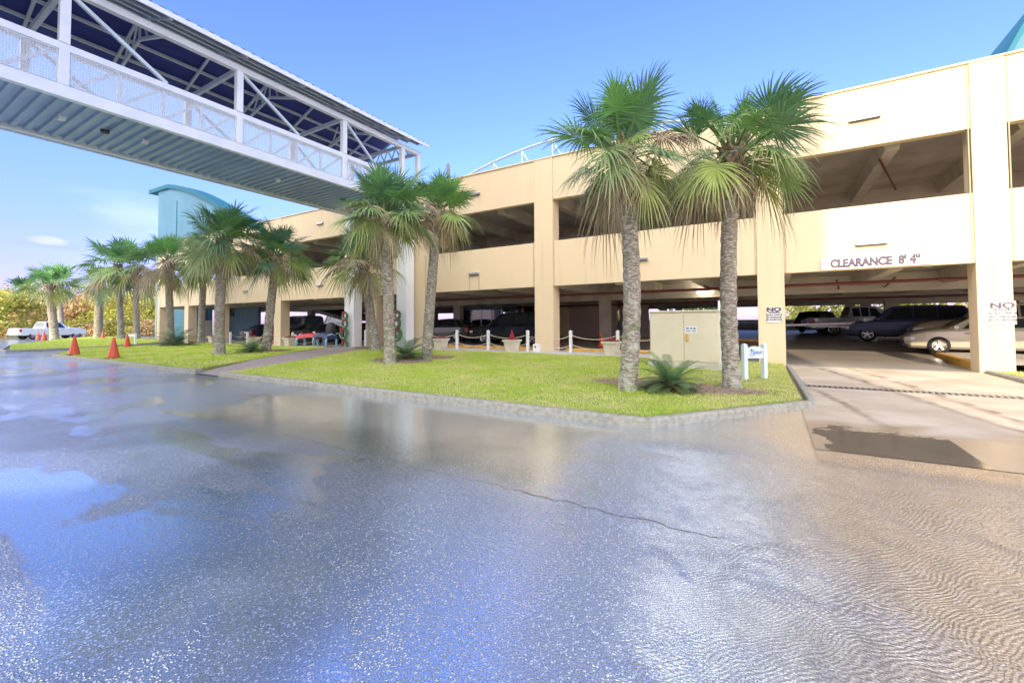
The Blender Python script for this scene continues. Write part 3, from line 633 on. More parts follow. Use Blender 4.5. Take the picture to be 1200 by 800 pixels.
# seams and downspout, wall lights
for x in (-9.05, -8.05, -0.47, 0.41, 4.81, 5.6, -16.4, -15.45):
    MB().box(x-.012, x+.012, FY-.012, FY+.1, 3.13, 8.735 if x > -8 else 5.07).build('wall_seam', M['facade_seam'], G_)
for px, py, w in ((1013, 139, .78), (1021, 285, .78), (750, 304, .62), (557, 228, .6), (375.5, 262, .6), (375, 334, .6), (288, 341, .6), (556, 321, .6)):
    p = onY(px, py, FY); lt = MB().box(p.x-w/2, p.x+w/2, FY-.11, FY-.003, p.z-.05, p.z+.05).build('wall_light', M['metal'], G_, bevel=.015)
    mb = MB().box(p.x-w/2+.02, p.x+w/2-.02, FY-.1, FY-.02, p.z-.062, p.z-.052).build('diffuser', M['trim'], None, off=(0, 0, 0)); mb.parent = lt; mb.location = -OFF[G_.name]
p = onY(556, 321, FY)
mb = MB(); 
for s in (-.28, .28): mb.tube([(p.x+s, FY-.02, p.z-.07), (p.x+s, FY-.02, 3.14)], 0.013, 5)
mb.build('conduit', M['facade_seam'], G_)
# ceiling lamp that is lit in the first bay
p = onY(826, 338, 24.0)
cl = MB().box(p.x-.35, p.x+.35, 23.8, 24.2, 2.98, 3.08).build('ceiling_lamp', M['light_lens'], G_)
for px, py, Y in ((964, 327, 21), (1085, 322, 21)):
    p = onY(px, py, Y); MB().lathe([(.02, 0), (.16, 0.01), (.2, .1), (.05, .16)], 12, (p.x, Y, 3.42)).build('ceiling_lamp', M['metal'], G_)

# clearance sign
p0 = onY(962, 318, FY); p1 = onY(1091, 300, FY)
zc0, zc1 = 3.15, 3.49
sg = empty('clearance_sign', (p0.x, FY, 3.1), label='long white board reading CLEARANCE 8\' 4" above the driveway entrance', cat='sign', world=True)
MB().box(p0.x, p1.x, FY-.05, FY-.003, zc0, zc1).build('board', M['sign_white'], sg, bevel=.004)
text('CLEARANCE  8\' 4"', 0.34, ((p0.x+p1.x)/2, FY-.054, (zc0+zc1)/2-0.005), M['ink'], sg, sx=(p1.x-p0.x)/3.35, bold=0.021)
def no_sign(pxc, pyc, y, w, h, lab):
    p = onY(pxc, pyc, y)
    s = empty('parking_sign', (p.x, y, p.z), label=lab, cat='sign', group='NO TRAILERS signs on the entrance columns', world=True)
    MB().box(p.x-w/2, p.x+w/2, y-.012, y-.001, p.z-h/2, p.z+h/2).build('board', M['sign_white'], s, bevel=.003)
    mb = MB()
    for x0, x1, z0, z1 in ((-w/2+.012, w/2-.012, h/2-.02, h/2-.012), (-w/2+.012, w/2-.012, -h/2+.012, -h/2+.02), (-w/2+.012, -w/2+.02, -h/2+.02, h/2-.02), (w/2-.02, w/2-.012, -h/2+.02, h/2-.02)):
        mb.box(p.x+x0, p.x+x1, y-.016, y-.0125, p.z+z0, p.z+z1)
    mb.build('border', M['ink'], s)
    for i, (t, sz, dzz, sx, bd) in enumerate((('NO', .23, .26, 1.45, .008), ('TRAILERS', .092, .12, 1.15, .003), ('GOLF CARTS', .092, .0, 1.1, .003), ('IN GARAGE', .092, -.12, 1.15, .003), ('NO EXCEPTIONS', .072, -.235, 1.05, .003))):
        text(t, sz*w/.58, (p.x, y-.017, p.z+dzz*h/.62*.82), M['ink'], s, sx=sx, bold=bd, ext=.002)
no_sign(1174.5, 367, FY-.031, .52, .60, 'white NO TRAILERS board on the column right of the driveway')
no_sign(907, 369, FY-.031, .44, .52, 'white NO TRAILERS board on the column left of the driveway')

# ------------------------------------------------------------------ towers, arch truss
def tower(name, prof, y0, y1, wx0, wx1, wy0, wy1, wz, label, wallm='teal', th=0.35, base=None):
    t = empty(name, ((wx0+wx1)/2, (wy0+wy1)/2, 0), label=label, cat='tower', world=True)
    n = len(prof); poly = prof+[(x, z-th) for x, z in reversed(prof)]
    mb = MB(); vs = [(x, y, z) for y in (y0, y1) for x, z in poly]; k = len(poly)
    fs = []
    for i in range(n-1):
        j = k-1-i
        fs += [(i, i+1, j-1, j), (k+i, k+j, k+j-1, k+i+1), (i, k+i, k+i+1, i+1), (j, j-1, k+j-1, k+j)]
    fs += [(0, k-1, 2*k-1, k), (n-1, k+n-1, k+n, n)]
    mb.add(vs, fs).build('roof', M['teal_dark'], t)
    # wall follows the roof
    def rz(x):
        for (xa, za), (xb, zb) in zip(prof[:-1], prof[1:]):
            if min(xa, xb) <= x <= max(xa, xb): return za+(zb-za)*(x-xa)/(xb-xa)
        return prof[0][1]
    N_ = 16; xs = [wx0+(wx1-wx0)*i/N_ for i in range(N_+1)]
    poly2 = [(wx0, base or 0)]+[(x, rz(x)-th-.004) for x in xs]+[(wx1, base or 0)]
    MB().prism(poly2, wy0, wy1).build('wall', M[wallm], t)
    return t
Yt = 16.75
def P2(px, py, Y=Yt): p = onY(px, py, Y); return (p.x, p.z)
prof = [P2(175, 223), P2(186, 219.5), P2(197, 216), P2(207, 217), P2(217, 219.3), P2(229, 224), P2(241, 230), P2(253, 237), P2(265, 244.5), P2(279, 253), P2(293, 260.5), P2(309, 267)]
wx0 = onY(185.5, 230, 16.85).x; wx1 = prof[-1][0]-.4
t1 = tower('stair_tower', prof, Yt-.05, 18.0, wx0, wx1, 16.87, 17.7, 0, 'tall blue teal stair tower with curved roof at the left end', base=8.9)
MB().box(wx0, -47.75, 16.80, 17.7, 0, 8.894).build('lower_wall', M['teal_glare'], t1)
xj = onY(207.5, 240, 16.87).x
MB().box(xj-.05, xj+.05, 16.84, 16.868, 8.95, 12.3).build('joint', M['teal_dark'], t1)
prof = [(5.6, 8.9), (6.2, 10.3), (6.95, 12.0), (7.9, 13.7), (9.2, 15.2), (11, 16.2), (14, 16.4)]
tower('stair_tower', [(x*23.0/22+.62, z+.1) for x, z in prof], 22.6, 29, 7.7, 14, 23.2, 28.5, 0, 'teal stair tower roof edge rising at the upper right corner', base=7.55)

tr = empty('arched_truss', (-9.5, 22, 7.52), label='pale blue arched roof truss above the garage parapet', cat='truss', world=True)
for y in (22.0, 25.5):
    pts = []; Rr = 25.7; xc = -9.5; zp = 11.95
    for i in range(25):
        x = -20.5+22*i/24; pts.append((x, y, zp-Rr+sqrt(Rr*Rr-(x-xc)**2)))
    MB().tube(pts, 0.075, 8).build('arch_chord', M['bridge2'], tr, smooth=True)
    MB().bar((-20.5, y, 8.3), (1.5, y, 8.3), .12, .14).build('bottom_chord', M['bridge2'], tr)
    for i in range(1, 11):
        x = -20.5+2.0*i; z = zp-Rr+sqrt(Rr*Rr-(x-xc)**2)
        MB().bar((x, y, 8.37), (x, y, z-.06), .09, .09).build('web_post', M['bridge2'], tr)
        if i < 10:
            s = 1 if x < xc else -1; x2 = x+2.0*(1 if i < 6 else -1); MB().bar((x, y, z-.08), (x2, y, 8.4), .07, .07).build('diagonal', M['bridge2'], tr)
    for x in (-20.4, 1.4): MB().box(x-.1, x+.1, y-.1, y+.1, 7.52, 9.6).build('support_post', M['bridge2'], tr)
# small rooftop sign post
p = onY(526, 200, 18); tag(MB().box(p.x-.05, p.x+.05, 17.95, 18.05, 7.5, p.z+.2).box(p.x-.09, p.x+.09, 17.9, 17.945, p.z-.4, p.z+.35).build('roof_post', M['metal'], off=(p.x, 18, 7.5)), 'short grey post with a narrow plate above the garage parapet beside the footbridge', 'post')

# ------------------------------------------------------------------ footbridge
B_ = empty('footbridge', (-18.5, 5, 0), label='white covered steel footbridge crossing over the road to the garage', cat='footbridge', world=True)
X1, X2, Y0, Y1 = -16.5, -20.5, -24.6, 17.55
zfl = 8.02
for X in (X1, X2):
    MB().box(X-.1, X+.1, Y0, Y1, 7.72, 8.06).build('bottom_chord', M['bridge'], B_, bevel=.015)
    MB().box(X-.08, X+.08, Y0, Y1, 9.02, 9.22).build('handrail', M['bridge'], B_, bevel=.012)
    MB().box(X-.1, X+.1, Y0, Y1, 10.72, 10.94).build('top_chord', M['bridge'], B_, bevel=.012)
    posts = [17.42, 16.25, 12.65, 8.15, 3.62, -.9, -5.4, -9.9, -14.4, -18.9, -23.4]
    for y in posts:
        MB().box(X-.105, X+.105, y-.11, y+.11, 8.065, 9.015).build('post', M['bridge'], B_, bevel=.01)
        MB().box(X-.105, X+.105, y-.11, y+.11, 9.225, 10.715).build('post', M['bridge'], B_, bevel=.01)
    for a, b in zip(posts[1:-1], posts[2:]):
        MB().bar((X, b+.15, 10.66), (X, b+(a-b)*.52, 9.24), .09, .1).build('diagonal', M['bridge2'], B_)
        n = 4; st = (a-b-.22)/n
        for k in range(n):
            ya = b+.11+st*k; yb = ya+st
            if k: MB().box(X-.05, X+.05, ya-.04, ya+.04, 8.07, 9.01).build('baluster', M['bridge2'], B_)
            MB().bar((X-.03*(1 if X == X1 else -1), ya+.06, 8.1), (X-.03*(1 if X == X1 else -1), yb-.06, 8.98), .06, .09).build('rail_brace', M['bridge2'], B_)
def mesh_panel_mat():
    m = bpy.data.materials.new('perforated_panel'); m.use_nodes = True; nt = m.node_tree; N = nt.nodes; L = nt.links
    b = N['Principled BSDF']; b.inputs['Base Color'].default_value = (.8, .83, .85, 1); b.inputs['Roughness'].default_value = .4
    tc = N.new('ShaderNodeTexCoord'); mp = N.new('ShaderNodeMapping'); mp.inputs['Rotation'].default_value = (R(45), 0, 0); L.new(tc.outputs['Object'], mp.inputs[0])
    ck = N.new('ShaderNodeTexChecker'); ck.inputs['Scale'].default_value = 26; L.new(mp.outputs[0], ck.inputs[0])
    r = N.new('ShaderNodeMapRange'); r.inputs[3].default_value = .38; r.inputs[4].default_value = .18; L.new(ck.outputs['Fac'], r.inputs[0])
    t = N.new('ShaderNodeBsdfTransparent'); x = N.new('ShaderNodeMixShader'); L.new(r.outputs[0], x.inputs[0]); L.new(t.outputs[0], x.inputs[1]); L.new(b.outputs[0], x.inputs[2]); L.new(x.outputs[0], N['Material Output'].inputs[0])
    return m
M['panel'] = mesh_panel_mat()
for X in (X1+.07, X2-.07):
    for a, b in zip(posts[1:-1], posts[2:]):
        MB().box(X-.006, X+.006, b+.13, a-.13, 8.08, 9.0).build('mesh_panel', M['panel'], B_)
        mb = MB()
        for z in (8.09, 8.985): mb.bar((X, b+.13, z), (X, a-.13, z), .03, .03)
        for y in (b+.14, a-.14): mb.bar((X, y, 8.1), (X, y, 8.97), .03, .03)
        mb.build('panel_frame', M['bridge2'], B_)
def corr(y0, y1, x0, x1, zf, pitch, dep, th=0.0):
    mb = MB(); vs = []; y = y0; zz = []
    while y < y1:
        zz += [(y, 0), (y+pitch*.42, 0), (y+pitch*.5, dep), (y+pitch*.92, dep)]; y += pitch
    for y, d in zz: vs += [(x0, y, zf(x0)+d), (x1, y, zf(x1)+d)]
    mb.add(vs, [(2*i, 2*i+2, 2*i+3, 2*i+1) for i in range(len(zz)-1)]); return mb
corr(Y0, Y1-.6, X2+.1, X1-.1, lambda x: 7.78, .30, .10).build('deck_soffit', M['soffit'], B_, fix=False)
MB().box(X2+.1, X1-.1, Y0, Y1, 7.94, 8.02).build('walkway_slab', M['conc_in'], B_)
MB().tube([(X2-.2, Y0, 7.76), (X2-.2, Y1-.6, 7.76)], .07, 8).build('gutter_pipe', M['bridge2'], B_, smooth=True)
RX1, RX2, XM, ZE, ZR = X1+.62, X2-.62, (X1+X2)/2, 11.12, 12.15
for s, rx in ((1, RX1), (-1, RX2)):
    def zf(x): return ZR+(ZE-ZR)*(abs(x-XM)/abs(rx-XM))
    corr(Y0-.3, Y1+.1, XM, rx, lambda x: zf(x)+.12, .34, .05).build('roof_sheet', M['roof_top'], B_, fix=False)
    mb = MB(); mb.add([(XM, Y0-.3, ZR+.06), (rx-.05*s, Y0-.3, ZE+.06), (rx-.05*s, Y1+.1, ZE+.06), (XM, Y1+.1, ZR+.06), (XM, Y0-.3, ZR+.1), (rx-.05*s, Y0-.3, ZE+.1), (rx-.05*s, Y1+.1, ZE+.1), (XM, Y1+.1, ZR+.1)],
        [(0, 1, 2, 3), (7, 6, 5, 4), (0, 4, 5, 1), (1, 5, 6, 2), (2, 6, 7, 3)]); mb.build('roof_lining', M['roof_under'], B_)
    MB().box(min(rx-.03, rx+.03), max(rx-.03, rx+.03), Y0-.3, Y1+.1, ZE-.04, ZE+.13).build('fascia', M['bridge'], B_, bevel=.01)
    for q in (.12, .42, .72):
        x = XM+(rx-XM)*q; MB().box(x-.05, x+.05, Y0, Y1, zf(x)-.05, zf(x)+.045).build('purlin', M['bridge2'], B_)
    for y in [p_ for a in posts[1:] for p_ in (a, a+2.25)]:
        if y < Y1: MB().bar((XM, y, ZR-.05), (rx-.08*s, y, ZE+.0), .08, .1).build('rafter', M['bridge2'], B_)
for y in posts: MB().bar((X1-.12, y, 10.83), (X2+.12, y, 10.83), .12, .16).build('tie_beam', M['bridge2'], B_)
for a in posts[1:-1]:
    y = a-2.25 if a < 16 else a-1.8
    mb = MB(); mb.bar((X1-.1, y, 10.8), (XM, y, 11.35), .07, .1); mb.bar((XM, y, 11.35), (X2+.1, y, 10.8), .07, .1)
    for q in (.33, .66):
        for s in (1, -1):
            x = XM+s*2.0*q; z1 = 11.35-.55*q; mb.bar((x, y, z1), (XM+s*2.0*(q-.25), y, ZR+(ZE-ZR)*(q-.25)*.76), .05, .06)
    mb.bar((XM, y, 11.4), (XM, y, ZR-.05), .05, .06); mb.build('roof_truss', M['bridge2'], B_)
# end truss at the garage
mb = MB(); ye = 17.42; n = 6
for k in range(n):
    xa = X1-.1-(3.8*k/n); xb = X1-.1-(3.8*(k+1)/n); xm = (xa+xb)/2
    mb.bar((xa, ye, 10.92), (xm, ye, 11.5 if 0 < k < 5 else 11.2), .05, .06); mb.bar((xm, ye, 11.5 if 0 < k < 5 else 11.2), (xb, ye, 10.92), .05, .06)
mb.build('end_truss', M['bridge'], B_)
for y in (14.0, 5.0): MB().lathe([(.1, 7.70), (.12, 7.72), (.12, 7.79)], 12, (-18.3, y, 0)).build('soffit_light', M['trim'], B_)
for y in (5.9, 3.9, 10.5): MB().box(-18.2, -18.05, y, y+.15, 7.66, 7.78).build('soffit_light', M['lamp_w'], B_)
# support columns on the ground
wc = []
for pxa, pxb, lab in ((403.5, 418.5, 'wide white bridge column left of the walkway, wreaths on its left side'), (464.5, 480, 'wide white bridge column right of the walkway, half behind palms')):
    xa = onY(pxa, 380, 16.1).x; xb = onY(pxb-4.0, 380, 16.1).x
    o = MB().box(xa, xb, 16.1, 16.66, 0, 7.715).build('bridge_column', M['white_col'], off=((xa+xb)/2, 16.4, 0), bevel=.02); tag(o, lab, 'column', 'white columns carrying the footbridge'); wc.append((xa, xb))
for x in (X1, X2):
    o = MB().box(x-.3, x+.3, -12.6, -12.0, 0, 7.715).build('bridge_column', M['white_col'], off=(x, -12.3, 0), bevel=.02); tag(o, 'white bridge column on the far side of the road', 'column', 'white columns behind the road')

# wreaths
def wreath(p, r, lab):
    w = empty('wreath', p, label=lab, cat='wreath', group='Christmas wreaths on the bridge columns')
    mb = MB(); q = random.Random(int(p[2]*100)); n = 26; vs = []
    for i in range(n):
        a = 2*pi*i/n
        for j in range(7):
            b = 2*pi*j/7; rr = r*.27*q.uniform(.75, 1.25); R2 = r*.73+rr*cos(b); vs.append((R2*cos(a), rr*sin(b)*.8, R2*sin(a)))
    fs = [(i*7+j, i*7+(j+1) % 7, ((i+1) % n)*7+(j+1) % 7, ((i+1) % n)*7+j) for i in range(n) for j in range(7)]
    mb.add(vs, fs).build('greenery', M['wreath'], w)
    mb = MB()
    for s in (-1, 1):
        mb.add([(0, -r*.3, r*.72), (s*r*.5, -r*.42, r*1.0), (s*r*.55, -r*.36, r*.55), (0, -r*.42, r*.68), (s*r*.3, -r*.5, r*.8)], [(0, 1, 4), (1, 2, 4), (2, 3, 4), (3, 0, 4)])
        mb.add([(0, -r*.32, r*.7), (s*r*.12, -r*.36, r*.68), (s*r*.35, -r*.4, r*.02), (s*r*.18, -r*.36, r*.0)], [(0, 1, 2, 3)])
    mb.lathe([(.01, -r*.12), (r*.13, 0), (.01, r*.12)], 8, (0, -r*.42, r*.72)); mb.build('bow', M['ribbon'], w)
    mb = MB()
    for k in range(7):
        a = pi*1.1+k*.28; mb.lathe([(.005, -r*.07), (r*.08, 0), (.005, r*.07)], 6, (cos(a)*r*.73, -r*.28, sin(a)*r*.73))
    mb.build('baubles', M['sign_white'], w)
for px, py, r, lab in ((403, 370, .24, 'topmost wreath on the left white bridge column'), (403, 379, .26, 'wreath second from the top on the left white bridge column'), (402, 391, .34, 'large wreath third from the top on the left white bridge column'), (403, 404, .28, 'red lowest wreath at the foot of the left white bridge column'),
                       (464.5, 369, .24, 'topmost wreath on the right white bridge column'), (464, 379, .28, 'middle wreath on the right white bridge column'), (464, 391.5, .36, 'large lowest wreath on the right white bridge column')):
    wreath(tuple(onY(px+1.0, py, 15.95)), r*1.05, lab)

# ------------------------------------------------------------------ hotel behind the camera (casts the shade over the road and lawns)
H_ = empty('hotel_building', (-20, -31, 0), label='tall stucco hotel behind the road at the far end of the footbridge', cat='hotel', world=True)
HX0, HX1, HY0, HY1, HH = -50, 8.2, -38, -25, 34
MB().box(HX0, HX1, HY0, HY1, 0, HH).build('wall', M['hotel'], H_)
MB().box(HX0-.4, HX1+.0, HY0, HY1+.4, HH+.002, HH+.6).build('roof', M['teal_dark'], H_)
for f in range(10): MB().box(HX0+1, HX1-.6, HY1+.003, HY1+.25, 3.2+f*3.2, 3.35+f*3.2).build('balcony', M['white'], H_)
for f in range(0, 10, 1):
    for k in range(9): MB().box(HX0+2.5+k*6.2, HX0+5.5+k*6.2, HY1+.003, HY1+.05, 3.9+f*3.1-3, 5.9+f*3.1-3).build('window', M['glass'], H_)

# ------------------------------------------------------------------ palms
def palm_fronds(cols_mode, top, n, R_, rng, emin, emax, leaflets, wind, dead=0.0, tilt=V((0, 0, 1))):
    vs = []; fs = []; cs = []
    for i in range(n):
        t = (i+.5)/n; e = emin+(emax-emin)*(t**0.85)+rng.uniform(-.28, .28); az = i*2.39996+rng.uniform(-.5, .5)
        d = V((cos(az)*cos(e), sin(az)*cos(e), sin(e)))
        d = (d+wind*0.25).normalized()
        Lp = R_*rng.uniform(.30, .62)*(0.8 if e > 1.1 else 1); Lf = R_*rng.uniform(.36, .64)
        dd = dead if cols_mode == 'green' else 1.0
        age = clampf(1-(e+.6)/1.3)                 # lower = older
        isdead = rng.random() < dd*age if cols_mode == 'green' else True
        # petiole
        P = V(top)+V((rng.uniform(-.06, .06), rng.uniform(-.06, .06), rng.uniform(-.3, .1)))+d*0.05; pts = [P.copy()]; dirv = d.copy()
        sag = (.05+.09*age)
        for k in range(5):
            P = P+dirv*(Lp/5); dirv = (dirv+V((0, 0, -sag))+wind*.03).normalized(); pts.append(P.copy())
        side = dirv.cross(V((0, 0, 1)));
        side = side.normalized() if side.length > .05 else V((1, 0, 0))
        nrm = side.cross(dirv).normalized()
        roll = rng.uniform(-.7, .7); side, nrm = side*cos(roll)+nrm*sin(roll), nrm*cos(roll)-side*sin(roll)
        g = rng.uniform(0, 1)
        green = V((0.11+.19*g*(.4+age), 0.24+.19*g, 0.135-.03*g)); yel = V((.44, .44, .14)); tan_ = V((.56, .46, .30)); 
        colb = green.lerp(yel, age*.6*rng.random()) if not isdead else tan_.lerp(V((.40, .31, .20)), rng.random())
        o = len(vs); wp = .022
        for k, q in enumerate(pts):
            vs += [tuple(q-side*wp), tuple(q+side*wp), tuple(q+nrm*wp)]; cc = tuple(colb.lerp(V((.16, .2, .07)), .5)); cs += [cc]*3
        for k in range(5):
            a = o+3*k; fs += [(a, a+1, a+4, a+3), (a+1, a+2, a+5, a+4), (a+2, a, a+3, a+5)]
        # leaflets around hub, hub slides along a recurving rib
        H0 = pts[-1]; nl = leaflets; span = R(rng.uniform(205, 250)); droop = (.22+.55*age)*(1.6 if isdead else 1)*rng.uniform(.8, 1.2); cup = rng.uniform(-.15, .45)
        for k in range(nl):
            u = (k+.5)/nl*2-1; a = u*span/2; rib = .35*Lf*(1-abs(u))**1.2
            hub = H0+dirv*rib+V((0, 0, -rib*rib*.5)); L_ = Lf*(1-.32*abs(u)**1.5)*rng.uniform(.85, 1.1)*(1 if not isdead else .9)-rib*.35
            ld_ = dirv*cos(a)+side*sin(a)+nrm*(cup*.5*abs(sin(a))+rng.uniform(-.09, .09)); ld_.normalize()
            ws = side*cos(a)-dirv*sin(a)
            w = (span/nl)*L_*.26
            o = len(vs); segs = ((0, .25), (.35, 1.0), (.62, .62), (.84, .34), (1.0, .04)); fold = .28
            if isdead: fold = .8
            bend = droop*rng.uniform(.6, 1.5)
            for j, (s, ww) in enumerate(segs):
                q = hub+ld_*(L_*s)+V((0, 0, -1))*(bend*L_*s*s*s*.9)+wind*(s*s*.12*L_)
                if s > .8: q = q+V((rng.uniform(-.02, .02), rng.uniform(-.02, .02), 0))
                wv = ws*(w*ww)
                vs += [tuple(q-wv), tuple(q+nrm*(w*ww*fold)), tuple(q+wv)]
                tip = clampf((s-.55)/.45); tc = colb.lerp(V((.50, .42, .26)), tip*(.2+.8*age*rng.random())); f_ = rng.uniform(.8, 1.2)
                cs += [tuple(tc*f_)]*3
            for j in range(4):
                a0 = o+3*j; fs += [(a0, a0+1, a0+4, a0+3), (a0+1, a0+2, a0+5, a0+4)]
    return vs, fs, cs
def palm(base, top, Rc, label, seed, tr=.17, n=38, leaflets=30, dead=.35, skirt=9, wind=(0.0, 0, 0), group='sabal palms on the lawns', emin=-.62, boots=26, mid=None):
    rng = random.Random(seed); base = V(base); top = V(top); wind = V(wind)
    root = empty('palm_tree', base, label=label, cat='palm tree', group=group)
    T = top-base; h = T.length; k = 40; pts = []; rad = []
    bendv = V((mid[0], mid[1], 0)) if mid else V((0, 0, 0))
    for i in range(k+1):
        s = i/k; p = T*s; p = V((T.x*s**1.15, T.y*s**1.15, T.z*s))+bendv*(4*s*(1-s)); pts.append(p)
        r_ = tr*(1.12-.14*s+.18*exp(-s*h/.25))*(1+.035*((i % 2)*2-1))*rng.uniform(.975, 1.025)
        if s > .86: r_ *= 1.0+.45*smooth((s-.86)/.14)
        rad.append(r_)
    pts[0] = V((0, 0, -.08))
    mb = MB(); mb.tube(pts, rad, 18)
    mb.v = [(x+rng.uniform(-.006, .006), y+rng.uniform(-.006, .006), z+rng.uniform(-.004, .004)) for x, y, z in mb.v]
    mb.build('trunk', M['bark'], root, smooth=False)
    mb = MB()
    for i in range(boots):
        a = i*2.4+rng.uniform(-.2, .2); s = 1-.0042*boots*(1-i/boots)**1.0; p = V((T.x*s**1.15, T.y*s**1.15, T.z*s))+bendv*(4*s*(1-s)); dv = V((cos(a), sin(a), 0)); tv = V((-sin(a), cos(a), 0)); sgn = 1 if i % 2 else -1
        q0 = p+dv*tr*.95-tv*sgn*.07; q1 = p+dv*(tr*1.45)+tv*sgn*.06+V((0, 0, .2)); q2 = q1+dv*rng.uniform(.03, .10)+V((0, 0, rng.uniform(.02, .12)))
        mb.tube([q0, q1, q2], [.055, .045, .03], 5)
    mb.build('leaf_bases', M['boot'], root)
    tp = T
    vs, fs, cs = palm_fronds('green', tp, n, Rc, rng, emin, 1.45, leaflets, wind, dead); mb = MB(); mb.v = vs; mb.f = fs
    mb.build('crown', M['leaf'], root, cols=cs, fix=False)
    if skirt:
        vs, fs, cs = palm_fronds('dead', tp+V((0, 0, -.15)), skirt, Rc*.62, rng, -1.25, -.55, max(16, leaflets-8), wind*.5); mb = MB(); mb.v = vs; mb.f = fs
        mb.build('dead_fronds', M['leaf'], root, cols=cs, fix=False)
    return root
def palm_at(bx, by, cx, cy, Rpx, label, seed, depth_dir=0.0, **k):
    b = lawn(bx, by); dist = (b-CAM).dot(fwd); d = ray(cx, cy); t = CAM+d*(dist/d.dot(fwd)); t = V((t.x, t.y, t.z))+V((sin(PSI), -cos(PSI), 0))*0*depth_dir
    return palm(b, t, Rpx*dist/FPX*1.0, label, seed, **k)
palm_at(735, 457, 727, 175, 88, 'big sabal palm left of the beige utility cabinet, shaggy crown and lichened trunk', 11, n=46, leaflets=36, skirt=7, tr=.16, wind=(.03, 0, 0), dead=.3, boots=60, mid=(.14, .05))
palm_at(858, 455, 860, 175, 86, 'big sabal palm right of the utility cabinet, crown blown to the right', 12, n=42, leaflets=36, skirt=9, tr=.15, wind=(.42, -.05, .06), dead=.5, boots=44, mid=(-.08, 0))
palm_at(457, 426, 452, 250, 62, 'middle sabal palm of the clump by the walkway, front one with full crown', 13, n=54, leaflets=30, skirt=8, tr=.17)
palm_at(440, 411, 424, 306, 48, 'shorter sabal palm at the left back of the clump by the walkway', 14, n=42, leaflets=26, skirt=6, tr=.19)
palm_at(500, 420, 513, 246, 48, 'slender right hand sabal palm of the clump beside the first planter', 15, n=44, leaflets=28, skirt=9, tr=.17, dead=.5)
palm_at(312, 412, 324, 301, 44, 'sabal palm at the right end of the left lawn next to the walkway', 16, n=42, leaflets=24, skirt=4, tr=.18)
palm_at(257.5, 415.5, 263, 281, 50, 'tallest sabal palm on the left lawn with brown shaggy leaf bases', 17, n=44, leaflets=24, skirt=7, tr=.19, boots=40, mid=(-.15, 0))
palm_at(235.5, 402, 239, 306, 38, 'partly hidden sabal palm just behind the tallest one on the left lawn', 18, n=28, leaflets=20, skirt=3, tr=.2)
palm_at(200, 405, 197, 308, 42, 'sabal palm in front of the stair tower with a cycad at its foot', 19, n=34, leaflets=22, skirt=4, tr=.2)
palm_at(160, 397, 159, 312, 38, 'right one of two close palms left of the stair tower', 20, n=30, leaflets=18, skirt=3, tr=.24)
palm_at(142, 397, 138, 310, 36, 'left one of two close palms left of the stair tower', 21, n=30, leaflets=18, skirt=3, tr=.25)
palm_at(115, 396, 117, 329, 28, 'short thick palm right of the parked white pickup', 22, n=26, leaflets=16, skirt=3, tr=.34, wind=(-.1, 0, 0))
palm_at(72, 393.5, 69, 331, 28, 'palm standing in front of the white pickup cab, right of its twin', 23, n=26, leaflets=16, skirt=2, tr=.3)
palm_at(64, 398, 57, 333, 27, 'leaning palm in front of the white pickup, left of its twin', 24, n=26, leaflets=16, skirt=2, tr=.3)
palm_at(24, 387, 30, 340, 24, 'slim leaning palm behind the white pickup bed', 25, n=24, leaflets=14, skirt=2, tr=.3)

def cycad(p, Rr, Hh, label, seed, n=44, nl=28):
    rng = random.Random(seed); root = empty('cycad', p, label=label, cat='cycad', group='cycads on the lawns')
    vs = []; fs = []; cs = []
    for i in range(n):
        az = i*2.4+rng.uniform(-.2, .2); e = -.02+1.15*((i+.5)/n)**1.2+rng.uniform(-.08, .08); L_ = Rr*rng.uniform(.92, 1.12)/max(.62, cos(e*.55))
        d = V((cos(az)*cos(e), sin(az)*cos(e), sin(e)*Hh/Rr)).normalized(); P = V((0, 0, .12)); pts = [P.copy()]; dirs = [d.copy()]
        for k in range(9): P = P+d*(L_/9); d = (d+V((0, 0, -.085))).normalized(); pts.append(P.copy()); dirs.append(d.copy())
        g = rng.uniform(.75, 1.3); col = V((.13, .24, .10))*g; 
        if e < .35: col = col.lerp(V((.16, .15, .05)), rng.uniform(0, .6))
        for k in range(nl):
            s = .12+.88*(k+.5)/nl; f_ = s*9; j = min(8, int(f_)); q = pts[j].lerp(pts[j+1], f_-j); dd = dirs[j]; side = dd.cross(V((0, 0, 1))); side = side.normalized() if side.length > .1 else V((1, 0, 0)); nn = side.cross(dd)
            ll = Rr*.27*(1-.75*abs(s-.5)**1.3)*(1 if s < .9 else .7); w = Rr*.0085
            for sg_ in (-1, 1):
                ld_ = (side*sg_+dd*.5+nn*.22).normalized(); o = len(vs); tip = q+ld_*ll+V((0, 0, -.08*ll)); m_ = q+ld_*ll*.5
                vs += [tuple(q-dd*w), tuple(m_-dd*w*1.1), tuple(tip), tuple(m_+dd*w*1.1), tuple(q+dd*w)]; fs.append((o, o+1, o+2, o+3, o+4)); cs += [tuple(col*rng.uniform(.85, 1.15))]*5
    mb = MB(); mb.v = vs; mb.f = fs; mb.build('fronds', M['leaf'], root, cols=cs, fix=False)
    MB().lathe([(.02, -.05), (Rr*.16, -.03), (Rr*.17, .08), (Rr*.1, .2), (.01, .24)], 12).build('trunk', M['boot'], root)
cycad(lawn(785, 458), .66, .60, 'cycad with stiff arching fronds between the two big palms', 31, n=44, nl=34)
cycad(lawn(476, 421), .85, .75, 'dark green cycad at the foot of the walkway palm clump', 32)
cycad(lawn(294, 413), .85, .6, 'low spreading cycad beside the palm at the end of the left lawn', 33)
cycad(lawn(206, 405), 1.35, .95, 'wide dark cycad below the stair tower palm', 34)

